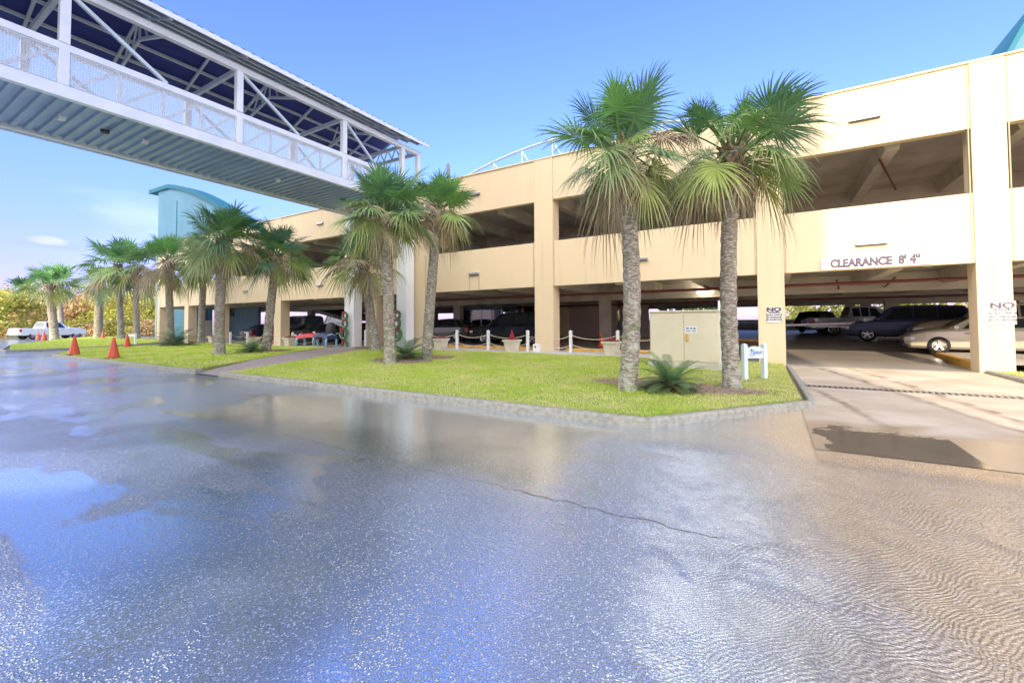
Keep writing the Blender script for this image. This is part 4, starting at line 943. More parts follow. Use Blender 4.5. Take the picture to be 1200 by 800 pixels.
# ------------------------------------------------------------------ background trees
def tree(p, h, w, label, seed, colr, trunk_h=.3, nleaf=2600, ls=.28, parts=None):
    rng = random.Random(seed); root = empty('background_tree', p, label=label, cat='tree', group='trees around the garage')
    mb = MB(); mb.tube([(0, 0, -.2), (.1, 0, h*trunk_h*.6), (-.05, .1, h*.6)], [h*.035, h*.026, h*.012], 8)
    for k in range(5):
        a = k*1.3; mb.tube([(0, 0, h*(.3+.05*k)), (cos(a)*w*.3, sin(a)*w*.3, h*(.55+.05*k))], [h*.014, h*.006], 5)
    mb.build('trunk', M['trunk_far'], root)
    blobs = [(rng.uniform(-.36, .36)*w, rng.uniform(-.36, .36)*w, h*rng.uniform(trunk_h+.08, .86), w*rng.uniform(.13, .27)) for _ in range(15)]
    vs = []; fs = []; cs = []
    shade = [rng.uniform(.65, 1.3) for _ in blobs]
    for i in range(nleaf):
        b = rng.randrange(len(blobs)); bx_, by_, bz_, br = blobs[b]
        d = V((rng.gauss(0, 1), rng.gauss(0, 1), rng.gauss(0, .8))).normalized()*br*(rng.random()**.35)*rng.uniform(.8, 1.25); q = V((bx_, by_, bz_))+d
        if q.z < .15: continue
        a = V((rng.uniform(-1, 1), rng.uniform(-1, 1), rng.uniform(-1, 1))).normalized()*ls*rng.uniform(.5, 1); b2 = a.cross(V((rng.uniform(-1, 1), rng.uniform(-1, 1), rng.uniform(-1, 1)))).normalized()*ls*.5
        o = len(vs); vs += [tuple(q-a), tuple(q+b2), tuple(q+a), tuple(q-b2)]; fs.append((o, o+1, o+2, o+3))
        f_ = shade[b]*rng.uniform(.7, 1.35); cs += [tuple(min(1, c*f_) for c in colr)]*4
    m_ = MB(); m_.v = vs; m_.f = fs; m_.build('crown', M['fol'], root, cols=cs, fix=False)
    return root
r = random.Random(77)
Yg = (.42, .42, .09); Dg = (.17, .22, .06); Tn = (.60, .43, .22)
bt = [(-4, 334, 62, Yg, 'yellow green bushy tree at the far left edge'), (16, 338, 75, Tn, 'tan brown tree behind the slim leaning palm'), (38, 336, 80, Yg, 'yellow green tree behind the white pickup bed'),
      (58, 342, 88, Tn, 'brownish tree behind the white pickup cab'), (82, 338, 84, Dg, 'darker green tree behind the white pickup bonnet'), (99, 344, 78, Tn, 'tan dry tree left of the short thick palm'),
      (118, 338, 86, Yg, 'yellow green tree behind the short thick palm'), (136, 334, 76, Yg, 'bright yellow tree behind the left of the close palms'), (152, 340, 82, Tn, 'pinkish tan tree between the two close palms'),
      (170, 333, 72, Yg, 'yellow tree just left of the stair tower'), (186, 345, 90, Dg, 'green tree behind the stair tower base')]
for i, (px, py, zc, c, lab) in enumerate(bt):
    d = ray(px, 380); p = CAM+d*zc; ztop = 1.5+(381-py)*zc/FPX*1.0; tree((p.x, p.y, 0), ztop, ztop*r.uniform(.95, 1.25), lab, 100+i, c, trunk_h=.12, nleaf=2600, ls=.32)
# low sunlit hedge (nobody could count it)
mb = MB(); cs = []; a = CAM+ray(-20, 380)*70; b = CAM+ray(190, 380)*62; rr = random.Random(9)
for i in range(26000):
    q = a.lerp(b, rr.random()); z = rr.random()**.7*2.3; q = V((q.x+rr.uniform(-2, 2), q.y+rr.uniform(-2, 2), z*(.75+.25*sin(q.x*.9)+.1*sin(q.x*2.3)))); s_ = .16
    u = V((rr.uniform(-1, 1), rr.uniform(-1, 1), rr.uniform(-1, 1))).normalized()*s_; w_ = u.cross(V((rr.uniform(-1, 1), rr.uniform(-1, 1), 1))).normalized()*s_*.6
    mb.add([q-u, q+w_, q+u, q-w_], [(0, 1, 2, 3)]); f_ = rr.uniform(.6, 1.3)*(1 if sin(q.x*1.1) > -.3 else .7); c = Yg if sin(q.x*.7+1) > -.2 else Tn; cs += [tuple(min(1, x_*f_) for x_ in c)]*4
tag(mb.build('hedge', M['fol'], cols=cs, fix=False), 'sunlit yellow green hedge along the far sandy verge at the left', 'hedge', kind='stuff')
bh = [(-30, 56, 8, 11, Dg, 'green tree behind the left part of the garage'), (-20, 58, 7, 10, Yg, 'yellow green tree behind the garage, left of its middle'), (-9, 60, 6, 10, Dg, 'dark tree seen through the garage beside the ticket booth'),
      (5.5, 62, 5, 9, Yg, 'small tree seen through the garage above the white pickup roof'), (13, 58, 8, 10, Yg, 'sunlit tree seen through the garage above the dark blue car'), (21, 54, 9, 12, Tn, 'tan tree behind the right side of the garage'), (19, 42, 8, 10, Yg, 'bright green tree beyond the garage right side, behind the tan cars'), (24, 33, 8, 10, Dg, 'green tree standing right of the garage')]
for i, (x, y, h, w, c, lab) in enumerate(bh): tree((x, y, 0), h, w, lab, 200+i, c, trunk_h=.08, nleaf=2400, ls=.3)

# ------------------------------------------------------------------ street furniture on the lawn
# utility cabinet
ca = onY(761.5, 380, 13.35).x; cb = onY(842, 380, 13.35).x; cz = gz(-2, 13.4)
ct = empty('utility_cabinet', ((ca+cb)/2, 13.35, cz), label='large beige two door utility cabinet behind the cycad', cat='utility cabinet', world=True)
MB().box(ca-.06, cb+.06, 13.30, 14.2, cz-.05, cz+.14).build('plinth', M['walk'], ct, bevel=.01)
MB().box(ca, cb, 13.35, 14.1, cz+.142, cz+1.62).build('casing', M['cab'], ct, bevel=.01)
xm = ca+(cb-ca)*.515
for x0, x1 in ((ca+.03, xm-.006), (xm+.006, cb-.03)): MB().box(x0, x1, 13.325, 13.349, cz+.2, cz+1.56).build('door', M['cab'], ct, bevel=.004)
MB().box(ca-.03, cb+.03, 13.31, 14.14, cz+1.622, cz+1.67).build('lid', M['cab'], ct, bevel=.012)
MB().box(xm+.06, xm+.12, 13.29, 13.323, cz+.78, cz+.98).build('handle', M['yellow'], ct, bevel=.01)
MB().box(xm+.03, xm+.36, 13.318, 13.324, cz+1.02, cz+1.2).build('notice_plate', M['sign_white'], ct)
mb = MB()
for k, (xa, za, wa, ha) in enumerate(((.06, 1.13, .08, .04), (.17, 1.13, .06, .04), (.26, 1.12, .06, .05), (.06, 1.06, .12, .025), (.22, 1.06, .1, .025))): mb.box(xm+xa, xm+xa+wa, 13.314, 13.3175, cz+za, cz+za+ha)
mb.build('notice_marks', M['ink_blue'], ct)
# tall pvc post
p = onY(846, 430, 13.9); z0 = gz(p.x, 13.9)
o = MB().box(p.x-.07, p.x+.07, 13.83, 13.97, z0-.05, 1.5+(379-357)*14.6/FPX).build('marker_post', M['aqua_paint'], off=(p.x, 13.9, z0), bevel=.01); tag(o, 'tall pale aqua post beside the right side of the utility cabinet', 'post')
# small resort sign
d = lawn(873, 444); e = lawn(896, 443)
sgn = empty('lawn_sign', d, label='small pale aqua lawn sign with palm emblem between palm and column', cat='sign', world=True)
dirx = (e-d); dirx.z = 0; ln = dirx.length; dirx.normalize(); Yn = V((-dirx.y, dirx.x, 0)); ang = atan2(dirx.y, dirx.x)
H = 40*((d-CAM).dot(fwd))/FPX
for s in (0, ln):
    q = d+dirx*s; mb = MB()
    c0 = [q-dirx*.05-Yn*.05, q+dirx*.05-Yn*.05, q+dirx*.05+Yn*.05, q-dirx*.05+Yn*.05]; zt_ = q.z+H
    mb.add([(*c.xy, q.z-.05) for c in c0]+[(*c.xy, zt_) for c in c0]+[(q.x, q.y, zt_+.04)], [(3, 2, 1, 0), (0, 1, 5, 4), (1, 2, 6, 5), (2, 3, 7, 6), (3, 0, 4, 7), (4, 5, 8), (5, 6, 8), (6, 7, 8), (7, 4, 8)])
    mb.build('post', M['aqua_paint'], sgn)
zb_, zt_ = d.z+H*.60, d.z+H*.92; pl = []
for i in range(13):
    s = .052+(ln-.104)*i/12; pl.append((s, zt_-.04+.07*sin(pi*i/12)))
poly = [(.052, zb_)]+pl+[(ln-.052, zb_)]
vs = [];
for off_ in (-.03, .02):
    for s, z in poly: q = d+dirx*s+Yn*off_; vs.append((q.x, q.y, z))
k = len(poly); MB().add(vs, [tuple(range(k)), tuple(range(2*k-1, k-1, -1))]+[(i, (i+1) % k, k+(i+1) % k, k+i) for i in range(k)]).build('board', M['aqua_paint'], sgn)
q = d+dirx*(ln*.58)-Yn*.034; text('Splash', .135, (q.x, q.y, (zb_+zt_)/2+.01), M['ink_blue'], sgn, shear=.35, sx=.85, ext=.003, rz=ang)
mb = MB(); q0 = d+dirx*(ln*.3)-Yn*.036; zc_ = (zb_+zt_)/2+.06
for k in range(7):
    a = R(-25+k*38); e_ = q0+dirx*(cos(a)*.06)+V((0, 0, sin(a)*.04+.01)); mb.tube([q0+V((0, 0, zc_-q0.z)), e_+V((0, 0, zc_-q0.z))], [.008, .002], 4)
mb.build('palm_emblem', M['ink_green'], sgn)
mb = MB(); pts = [q0+dirx*x_+V((0, 0, zc_-q0.z+z_)) for x_, z_ in ((.01, -.01), (.0, -.06), (-.06, -.11), (-.02, -.14), (.05, -.13), (.09, -.09))]; mb.tube(pts, .006, 4); mb.build('emblem_swirl', M['ink_blue'], sgn)
# small uplight on left lawn
p = lawn(252, 415); ul = MB().box(-.16, .16, -.05, .05, .05, .12).box(-.02, .02, -.02, .02, -.03, .05).build('garden_light', M['white'], off=(0, 0, 0)); ul.location = p; ul.rotation_euler = (.3, .5, .6); tag(ul, 'small white garden spotlight lying tilted at the foot of the tallest left palm', 'garden light')

# rope fence posts and ropes
post0 = None; fp = []
fxs = [(-33.7, 1), (-31.4, 1), (-26.1, 1), (-23.9, 1)]+[(-19.3, 1), (-14.9, 1), (-12.9, 1), (-11.1, 1), (-9.05, 1), (-7.05, 1), (-5.1, 1), (-3.5, 1)]
desc = {-33.7: 'white rope fence post between the two leftmost planters', -31.4: 'white rope fence post right of the tallest left palm', -26.1: 'white rope fence post right of the planter in the left bay', -23.9: 'white rope fence post behind the red seated bench', -19.3: 'white rope fence post between the two bridge columns',
        -14.9: 'white rope fence post hidden by the clump palm trunk', -12.9: 'white rope fence post just right of the first planter beside the palm clump', -11.1: 'white rope fence post left of the planter with the cone shrub', -9.05: 'white rope fence post right of the cone shrub planter, by the column', -7.05: 'white rope fence post right of the column, before the brown wall', -5.1: 'white rope fence post behind the big left palm trunk', -3.5: 'white rope fence post behind the utility cabinet'}
FYp = 16.3
for x, _ in fxs:
    z = fz(x, FYp)+.02
    if post0 is None:
        post0 = empty('fence_post', (x, FYp, z)); tag(post0, desc[x], 'post', 'white posts of the rope fence')
        MB().box(-.055, .055, -.055, .055, 0, .86).build('shaft', M['white'], post0, bevel=.008)
        MB().add([(-.07, -.07, .862), (.07, -.07, .862), (.07, .07, .862), (-.07, .07, .862), (0, 0, .92)], [(3, 2, 1, 0), (0, 1, 4), (1, 2, 4), (2, 3, 4), (3, 0, 4)]).build('cap', M['white'], post0)
        o = post0
    else: o = copy_tree(post0); o.location = (x, FYp, z); tag(o, desc[x], 'post', 'white posts of the rope fence')
    fp.append(x)
def rope(x0, x1, h, lab):
    mb = MB(); a = V((x0, FYp, fz(x0, FYp)+h)); b = V((x1, FYp, fz(x1, FYp)+h)); mb.tube([a.lerp(b, i/14)+V((0, 0, -.17*4*(i/14)*(1-i/14))) for i in range(15)], .014, 6)
    tag(mb.build('rope', M['rope'], off=a, smooth=True), lab, 'rope', 'ropes slung between the white posts')
spans = [(-33.7, -31.4, 'beside the tallest left palm'), (-31.4, -29.2, 'behind the left cycad'), (-28.4, -26.1, 'beside the left bay planter'), (-26.1, -23.9, 'behind the red seated bench'), (-23.9, -21.6, 'left of the left bridge column'), (-14.9, -12.9, 'behind the first planter by the palm clump'), (-12.9, -11.1, 'before the dark sedan'),
         (-11.1, -9.05, 'behind the cone shrub planter'), (-8.1, -7.05, 'just right of the middle column'), (-7.05, -5.1, 'before the orange cone and red planter'), (-5.1, -3.5, 'between the big left palm and the cabinet')]
for a, b, l in spans:
    rope(a, b, .74, 'upper sagging rope '+l); rope(a, b, .36, 'lower sagging rope '+l)
# planters
pl0 = None
def planter(p, lab, cone=False, s=1.0):
    pr = empty('planter', p, label=lab, cat='planter', group='tapered flower planters along the pavement')
    mb = MB(); vs = []
    for z, w in ((0, .20), (.42, .27), (.42, .31), (.50, .32), (.50, .28), (.44, .27)):
        for sx_, sy_ in ((-1, -1), (1, -1), (1, 1), (-1, 1)): vs.append((sx_*w*s, sy_*w*s, z*s))
    fs = [(i*4+j, i*4+(j+1) % 4, (i+1)*4+(j+1) % 4, (i+1)*4+j) for i in range(5) for j in range(4)]+[(3, 2, 1, 0), (20, 21, 22, 23)]
    mb.add(vs, fs).build('pot', M['pot'], pr, bevel=.01)
    r = random.Random(int(p.x*10)); mb = MB(); m2 = MB()
    for k in range(70):
        a = r.uniform(0, 2*pi); q = r.random()**.5*.30*s; x, y = cos(a)*q, sin(a)*q; z = (.46+r.uniform(0, .16)*(1.2-q/(.3*s)))*s+.02
        (m2 if r.random() < .5 else mb).lathe([(.004, -.03), (.035, 0), (.004, .03)], 5, (x, y, z))
    mb.build('foliage', M['leafy'], pr); m2.build('flowers', M['red_flower'], pr)
    if cone:
        mb = MB()
        for k in range(260): t = r.random(); a = r.uniform(0, 2*pi); q = .13*(1-t)*r.uniform(.7, 1.1); mb.lathe([(.004, -.02), (.022, 0), (.004, .02)], 4, (cos(a)*q, sin(a)*q, .5+t*.42))
        mb.build('cone_shrub', M['red_flower'], pr)
    return pr
for px, py, lab, cn, s in ((516.5, 411, 'planter of red flowers right of the walkway palm clump', False, 1.0), (600, 413, 'planter with a red cone shaped shrub before the black car', True, 1.0), (717, 418.5, 'planter of red flowers left of the big palm trunk', False, 1.0),
                           (340, 405, 'planter beside the column in the left bay', False, 1.1), (297, 402.5, 'planter behind the left cycad', False, 1.15), (251, 401.5, 'leftmost planter, partly behind the tallest left palm', False, 1.15)):
    p = onY(px, py, 16.0); p.z = fz(p.x, 16)+.026; planter(V((p.x, 16.0, p.z)), lab, cn, s)
# small white info box by column
p = onY(624, 410, 16.2); z = fz(p.x, 16.2)+.026; ib = empty('info_box', (p.x, 16.2, z), label='small white box with a blue mark at the foot of the middle column', cat='box', world=True)
MB().box(p.x+.02, p.x+.3, 16.2, 16.4, z, z+.32).build('case', M['sign_white'], ib, bevel=.01); MB().box(p.x+.1, p.x+.17, 16.19, 16.198, z+.15, z+.25).build('mark', M['ink_blue'], ib)
# wheel stops
def wheel_stop(x, y, lab, L_=1.8, rz=0):
    o = MB().prism([(-L_/2, 0), (L_/2, 0), (L_/2-.05, .12), (-L_/2+.05, .12)], -.08, .08).build('wheel_stop', M['yellow'], bevel=.015); o.location = (x, y, fz(x, y)); o.rotation_euler = (0, 0, rz); tag(o, lab, 'wheel stop', 'yellow wheel stops inside the garage')
for x, lab in ((-13.9, 'yellow wheel stop behind the first planter by the palm clump'), (-12.0, 'yellow wheel stop right of the first planter, by the rope fence'), (-9.9, 'yellow wheel stop behind the cone shrub planter'), (-7.0, 'yellow wheel stop right of the middle column'), (-4.6, 'yellow wheel stop between big palm and cabinet'), (-18, 'yellow wheel stop between the bridge columns'), (-31.5, 'yellow wheel stop behind the left planters'), (-35, 'yellow wheel stop left of the left planters')):
    wheel_stop(x, 17.7, lab)
for x, y, lab in ((-7.4, 26.5, 'yellow wheel stop before the brown wall'), (-4.9, 26.5, 'yellow wheel stop right of the brown wall'), (-1.6, 27.5, 'yellow wheel stop behind the lawn sign')): wheel_stop(x, y, lab, 2.2)
# cones
def make_cone():
    c = empty('traffic_cone', (0, 0, 0)); MB().lathe([(.17, .03), (.165, .05), (.10, .35), (.035, .69), (.03, .71), (.012, .712)], 18).build('cone_body', M['cone'], c, smooth=True)
    MB().box(-.19, .19, -.19, .19, 0, .03).build('base', M['black'], c, bevel=.008); return c
cone0 = make_cone(); first = True
for px, py, lab, g, s in ((87, 416, 'orange traffic cone at the left tip of the near lawn kerb', 'l', 1.25), (133, 420, 'orange traffic cone on the lawn kerb, nearest to the camera', 'l', 1.25), (149, 406.5, 'orange traffic cone between lawns, further back', 'l', 1.15), (44.5, 398, 'orange traffic cone behind the pickup wheel, left of a pair', 'l', 1.1), (51.5, 399, 'orange traffic cone by the pickup, right of a pair', 'l', 1.2), (120.5, 396.5, 'small orange traffic cone at the foot of the short thick palm', 'l', 1.1), (705, 407, 'orange traffic cone inside the garage by the red planter', 'f', 1.0)):
    c = cone0 if first else copy_tree(cone0); first = False
    c.location = lawn(px, py) if g == 'l' else onF(px, py); c.scale = (s, s, s)
    tag(c, lab, 'traffic cone', 'orange traffic cones')
# small white posts by the cone
p = lawn(152, 403); bs = empty('barricade', p, label='low white barricade frame behind the third cone', cat='barricade')
MB().box(-.4, -.3, -.05, .05, 0, .8).build('leg', M['white'], bs); MB().box(.95, 1.1, -.05, .05, 0, .8).build('leg', M['white'], bs); MB().box(-.3, .95, -.02, .02, .55, .72).build('rail', M['white'], bs)
# trash can
p = onF(678, 391.5); tb = empty('trash_can', p, label='dark round trash can against the brown garage wall', cat='trash can')
MB().lathe([(.30, 0), (.34, .75), (.36, .76), (.36, .80)], 16).build('bin', M['trim'], tb, smooth=True); MB().lathe([(.36, .802), (.34, .9), (.15, 1.0), (.01, 1.02)], 16).build('lid', M['trim'], tb, smooth=True)
p = onY(707, 373, 29.35); o = MB().box(p.x-.2, p.x+.2, 29.25, 29.395, p.z-.35, p.z+.35).build('extinguisher_box', M['red_pipe'], off=(p.x, 29.3, p.z), bevel=.02); tag(o, 'red extinguisher box on the brown garage wall', 'extinguisher box')
p = onY(655, 359.5, 29.35); o = MB().lathe([(.02, -.08), (.16, -.06), (.2, .04), (.05, .1)], 12, (p.x, 29.2, p.z)).build('wall_lamp', M['black'], off=(p.x, 29.2, p.z)); tag(o, 'small black lamp above the cream garage door', 'lamp')
# vending machine
p = onY(239, 380, 19.9); z = fz(p.x, 19.9); vm = empty('vending_machine', (p.x, 19.6, z), label='white upright machine in the left bay below the band', cat='vending machine', world=True)
MB().box(p.x, p.x+.95, 19.4, 20.15, z, z+1.85).build('cabinet', M['sign_white'], vm, bevel=.03)
mb = MB()
for k in range(4): mb.box(p.x+.2, p.x+.6, 19.38, 19.398, z+.35+k*.36, z+.55+k*.36)
mb.build('buttons', M['navy'], vm)
# benches with pale blue frames
def bench(p, rz, seatm, lab, drum=False):
    b = empty('bench', p, rz, label=lab, cat='bench', group='bright benches beside the bridge column')
    for x in (-.85, .85): 
        mb = MB(); mb.tube([(x, -.28, 0), (x, -.3, .35), (x, -.2, .62), (x, 0, .72), (x, .2, .62), (x, .3, .35), (x, .28, 0)], .06, 8); mb.build('leg', M['bench_blue'], b, smooth=True)
    mb = MB(); vs = []
    for i in range(13):
        x = -.95+1.9*i/12; z = .55+.12*sin(pi*i/12)*1.0
        for y, dz_ in ((-.3, -.1), (-.27, .08), (0, .14), (.27, .08), (.3, -.1)): vs.append((x, y, z+dz_))
    fs = [(i*5+j, i*5+j+1, (i+1)*5+j+1, (i+1)*5+j) for i in range(12) for j in range(4)]+[(0, 5*1*0+4, 3, 2, 1), (60, 61, 62, 63, 64)]+[(i*5+4, i*5, i*5+5, i*5+9) for i in range(12)]
    mb.add(vs, fs).build('seat', M[seatm], b)
    if drum: MB().lathe([(.05, -.12), (.42, -.12), (.46, 0), (.42, .12), (.05, .12)], 20, (0, .35, .95), axis='y').build('backrest', M['black'], b, smooth=True)
p = onF(372, 407, gz); bench(V((-23.6, 15.9, fz(-23.6, 16)+.026)), R(8), 'bench_red', 'bench with curved red seat and pale blue legs')
bench(V((-21.9, 15.6, fz(-22, 16)+.026)), R(-12), 'navy', 'navy bench with round black backrest beside the left bridge column', True)
# booth
p = onY(541, 392, 25.2); q = onY(588, 392, 25.2); z = fz(p.x, 25)
bo = empty('ticket_booth', ((p.x+q.x)/2, 25.2, z), label='dark glazed booth inside the garage behind the black car', cat='booth', world=True)
MB().box(p.x, q.x, 25.2, 27.4, z, z+.9).build('base', M['dark_teal'], bo); MB().box(p.x-.1, q.x+.1, 25.1, 27.5, z+2.1, z+2.3).build('roof', M['dark_teal'], bo)
n = 4
for k in range(n+1):
    x = p.x+(q.x-p.x)*k/n; MB().box(x-.05, x+.05, 25.2, 25.3, z+.902, z+2.098).build('mullion', M['metal'], bo)
for k in range(n):
    x0 = p.x+(q.x-p.x)*k/n+.052; x1 = p.x+(q.x-p.x)*(k+1)/n-.052; MB().box(x0, x1, 25.23, 25.25, z+.902, z+2.098).build('window', M['glass'], bo)
# barrier gate
p = onF(1018, 400); g = empty('barrier_gate', p, R(15), label='beige barrier gate cabinet before the dark blue car', cat='barrier gate')
MB().box(-.28, .28, -.2, .2, 0, 1.22).build('cabinet', M['sign_white'], g, bevel=.03); MB().box(-.17, .17, -.215, -.203, .7, .95).build('notice', M['metal'], g)
MB().bar((-.3, 0, .95), (-4.9, .0, .82), .06, .12).build('arm', M['sign_white'], g); MB().bar((-.3, 0, .78), (-2.6, 0, .76), .04, .05).build('arm_brace', M['sign_white'], g)
# blue table behind
p = onF(876, 396); tb = empty('folding_table', V((p.x, p.y, p.z)), R(0), label='blue topped table inside the garage behind the lawn sign', cat='table')
MB().box(-1.3, 1.3, -.5, .5, .95, 1.02).build('tabletop', M['bench_blue'], tb, bevel=.01)
for x in (-1.2, 1.2):
    for y in (-.4, .4): MB().box(x-.03, x+.03, y-.03, y+.03, 0, .948).build('leg', M['metal'], tb)

# ------------------------------------------------------------------ vehicles
CARS = {
 'sedan': dict(st=[(-2.35, .74, .36, .80, .84, .66), (-2.25, .86, .24, .93, .98, .72), (-1.75, .90, .20, .97, 1.04, .70), (-1.0, .90, .18, .96, 1.40, .56), (-.2, .90, .18, .95, 1.46, .58), (.45, .90, .18, .94, 1.42, .58), (1.15, .90, .18, .93, .99, .74), (1.8, .89, .2, .84, .91, .70), (2.2, .84, .22, .72, .78, .64), (2.38, .70, .30, .56, .60, .55)],
               cab=(2, 6), wb=(-1.38, 1.42), r=.33),
 'suv': dict(st=[(-2.45, .82, .42, 1.05, 1.10, .76), (-2.38, .93, .30, 1.12, 1.30, .74), (-2.1, .96, .28, 1.12, 1.78, .66), (-1.0, .96, .26, 1.10, 1.84, .68), (0, .96, .26, 1.08, 1.84, .68), (.5, .96, .26, 1.07, 1.78, .68), (1.25, .96, .26, 1.06, 1.13, .80), (1.95, .95, .28, .98, 1.06, .78), (2.35, .92, .30, .86, .94, .74), (2.5, .82, .36, .74, .78, .68)],
             cab=(1, 6), wb=(-1.4, 1.5), r=.38),
 'pickup': dict(st=[(-2.9, .92, .52, 1.12, 1.13, .90), (-2.85, .97, .45, 1.16, 1.17, .90), (-1.0, .97, .38, 1.16, 1.17, .90), (-.95, .97, .38, 1.16, 1.20, .88), (-.75, .97, .38, 1.16, 1.86, .70), (.1, .97, .38, 1.15, 1.90, .70), (.55, .97, .38, 1.14, 1.84, .70), (1.3, .97, .38, 1.13, 1.22, .84), (2.2, .97, .40, 1.06, 1.16, .82), (2.65, .95, .42, .95, 1.06, .8), (2.85, .86, .46, .80, .86, .76)],
             cab=(3, 7), wb=(-1.75, 1.85), r=.42),
 'van': dict(st=[(-2.6, .88, .42, 1.1, 1.2, .80), (-2.55, .97, .30, 1.15, 1.95, .80), (-2.2, .98, .28, 1.15, 2.05, .82), (0, .98, .28, 1.13, 2.08, .82), (1.2, .98, .28, 1.1, 2.0, .8), (2.1, .97, .28, 1.05, 1.15, .84), (2.55, .93, .3, .88, .95, .8), (2.65, .84, .36, .74, .8, .7)],
             cab=(1, 5), wb=(-1.5, 1.65), r=.36)}
def lerp_st(st, x, idx):
    for a, b in zip(st[:-1], st[1:]):
        if a[0] <= x <= b[0]: t = (x-a[0])/(b[0]-a[0]); return a[idx]+(b[idx]-a[idx])*t
    return st[-1][idx]
def car(kind, paintm, name, p, rz, label, lit=False, group='vehicles parked in the garage', spare=False, scale=1.0):
    K = CARS[kind]; st = K['st']; r_ = K['r']
    root = empty(name, p, rz, label=label, cat={'sedan': 'car', 'suv': 'car', 'pickup': 'pickup truck', 'van': 'van'}[kind], group=group); root.scale = (scale,)*3
    ring = []
    for x, w, zb, bl, zt, wt in st:
        half = [(w*.80, zb), (w*.97, zb+.09), (w, zb+(bl-zb)*.45), (w*.995, bl-.07), (w*.955, bl), (wt, zt-.03), (wt*.8, zt+.005), (0, zt+.03)]
        full = [(y, z) for y, z in half]+[(-y, z) for y, z in reversed(half[:-1])]
        ring.append([(x, y, z) for y, z in full])
    k = len(ring[0]); mb = MB(); vs = [q for r2 in ring for q in r2]; n = len(ring)
    fs = [(i*k+j, i*k+(j+1) % k, (i+1)*k+(j+1) % k, (i+1)*k+j) for i in range(n-1) for j in range(k)]+[tuple(range(k)), tuple((n-1)*k+j for j in range(k-1, -1, -1))]
    body = mb.add(vs, fs).build('body', paintm, root)
    # wheel arches cut out of the body
    cut = MB()
    for wx in K['wb']:
        for s in (-1, 1): cut.lathe([(r_+.08, -.2), (r_+.08, .2)], 24, (wx, s*.92, r_), axis='y')
    if kind == 'pickup': cut.box(-2.78, -1.05, -.84, .84, .75, 1.6)
    co = cut.build('cut', paintm); md = body.modifiers.new('b', 'BOOLEAN'); md.object = co; md.operation = 'DIFFERENCE'; md.solver = 'EXACT'
    bpy.context.view_layer.update(); me = bpy.data.meshes.new_from_object(body.evaluated_get(bpy.context.evaluated_depsgraph_get())); body.modifiers.clear(); body.data = me; bpy.data.objects.remove(co)
    me.name = 'body'
    # glass
    i0, i1 = K['cab']; a, b = st[i0], st[i0+1]; c, d = st[i1-1], st[i1]
    def shell(x, f, s, out=.012):                                        # point on tumblehome between belt and roof
        w = lerp_st(st, x, 1)*.955; bl = lerp_st(st, x, 3); zt = lerp_st(st, x, 4)-.03; wt = lerp_st(st, x, 5)
        return (x, s*(w+(wt-w)*f+out), bl+(zt-bl)*f+out*.3)
    xs0, xs1 = a[0], d[0]; rx0, rx1 = b[0], c[0]
    for s in (-1, 1):
        splits = [rx0+.02, rx0+(rx1-rx0)*.36, rx0+(rx1-rx0)*.7, rx1-.02] if kind != 'van' else [rx0+.1, rx0+(rx1-rx0)*.5, rx1-.02]
        mb = MB()
        for q in range(len(splits)-1):
            l, r2 = splits[q]+.035, splits[q+1]-.035; bl_ = l-(.18 if q == 0 and kind == 'sedan' else 0); br_ = r2+(.35 if q == len(splits)-2 else 0)
            N_ = 5; V1 = [shell(bl_+(br_-bl_)*t/N_, .10, s) for t in range(N_+1)]; V2 = [shell(l+(r2-l)*t/N_, .88, s) for t in range(N_+1)]
            mb.add(V1+V2, [(t, t+1, N_+2+t, N_+1+t) for t in range(N_)])
        mb.build('side_window', M['glass'], root, fix=False)
    def cross(xa, xb, fa, fb, name_):
        out = .014; V1 = []
        for x in (xa+(xb-xa)*fa, xa+(xb-xa)*fb):
            wt = lerp_st(st, x, 5)*.9; zt = lerp_st(st, x, 4)
            V1 += [(x, -wt, zt+.012+out), (x, 0, zt+.032+out), (x, wt, zt+.012+out)]
        MB().add(V1, [(0, 1, 4, 3), (1, 2, 5, 4)]).build(name_, M['glass'], root, fix=False)
    cross(c[0], d[0], .08, .9, 'windscreen'); cross(a[0], b[0], .15, .92, 'rear_window')
    # lamps, bumpers, grille
    f = st[-1]; f2 = st[-2]; bk = st[0]; bk2 = st[1]
    for s in (-1, 1):
        zl = f2[3]-.12; x0 = f2[0]-.1
        y_ = lerp_st(st, x0, 1)
        MB().add([(x0, s*(y_+.006), zl-.07), (f2[0]+.03, s*(f2[1]+.008), zl-.08), (f[0]+.012, s*(f[1]-.02), zl-.09), (f[0]+.012, s*(f[1]-.28), zl-.09), (f[0]-.0, s*(f[1]-.28), zl+.03), (f[0]-.005, s*(f[1]-.02), zl+.04), (f2[0]+.02, s*(f2[1]+.004), zl+.06), (x0, s*(y_+.004), zl+.05)], [(0, 1, 6, 7), (1, 2, 5, 6), (2, 3, 4, 5)]).build('headlight', M['lamp_w'], root, fix=False)
        zt_ = bk2[3]-.22
        MB().box(bk[0]-.015, bk2[0]+.12, min(s*bk2[1]*.86, s*(bk2[1]+.012)), max(s*bk2[1]*.86, s*(bk2[1]+.012)), zt_-.12, zt_+.14).build('tail_light', M['lamp_on'] if lit else M['lamp_r'], root, bevel=.01)
        xm_ = d[0]-.25; MB().box(xm_, xm_+.14, min(s*.98, s*1.14), max(s*.98, s*1.14), d[3]+.02, d[3]+.17).build('mirror', paintm, root, bevel=.03)
        mb = MB()
        for hx in (-.35, .55): mb.box(hx, hx+.16, min(s*(st[3][1]*.99), s*(st[3][1]+.02)), max(s*(st[3][1]*.99), s*(st[3][1]+.02)), st[4][3]-.17, st[4][3]-.14)
        mb.build('door_handle', M['trim'], root)
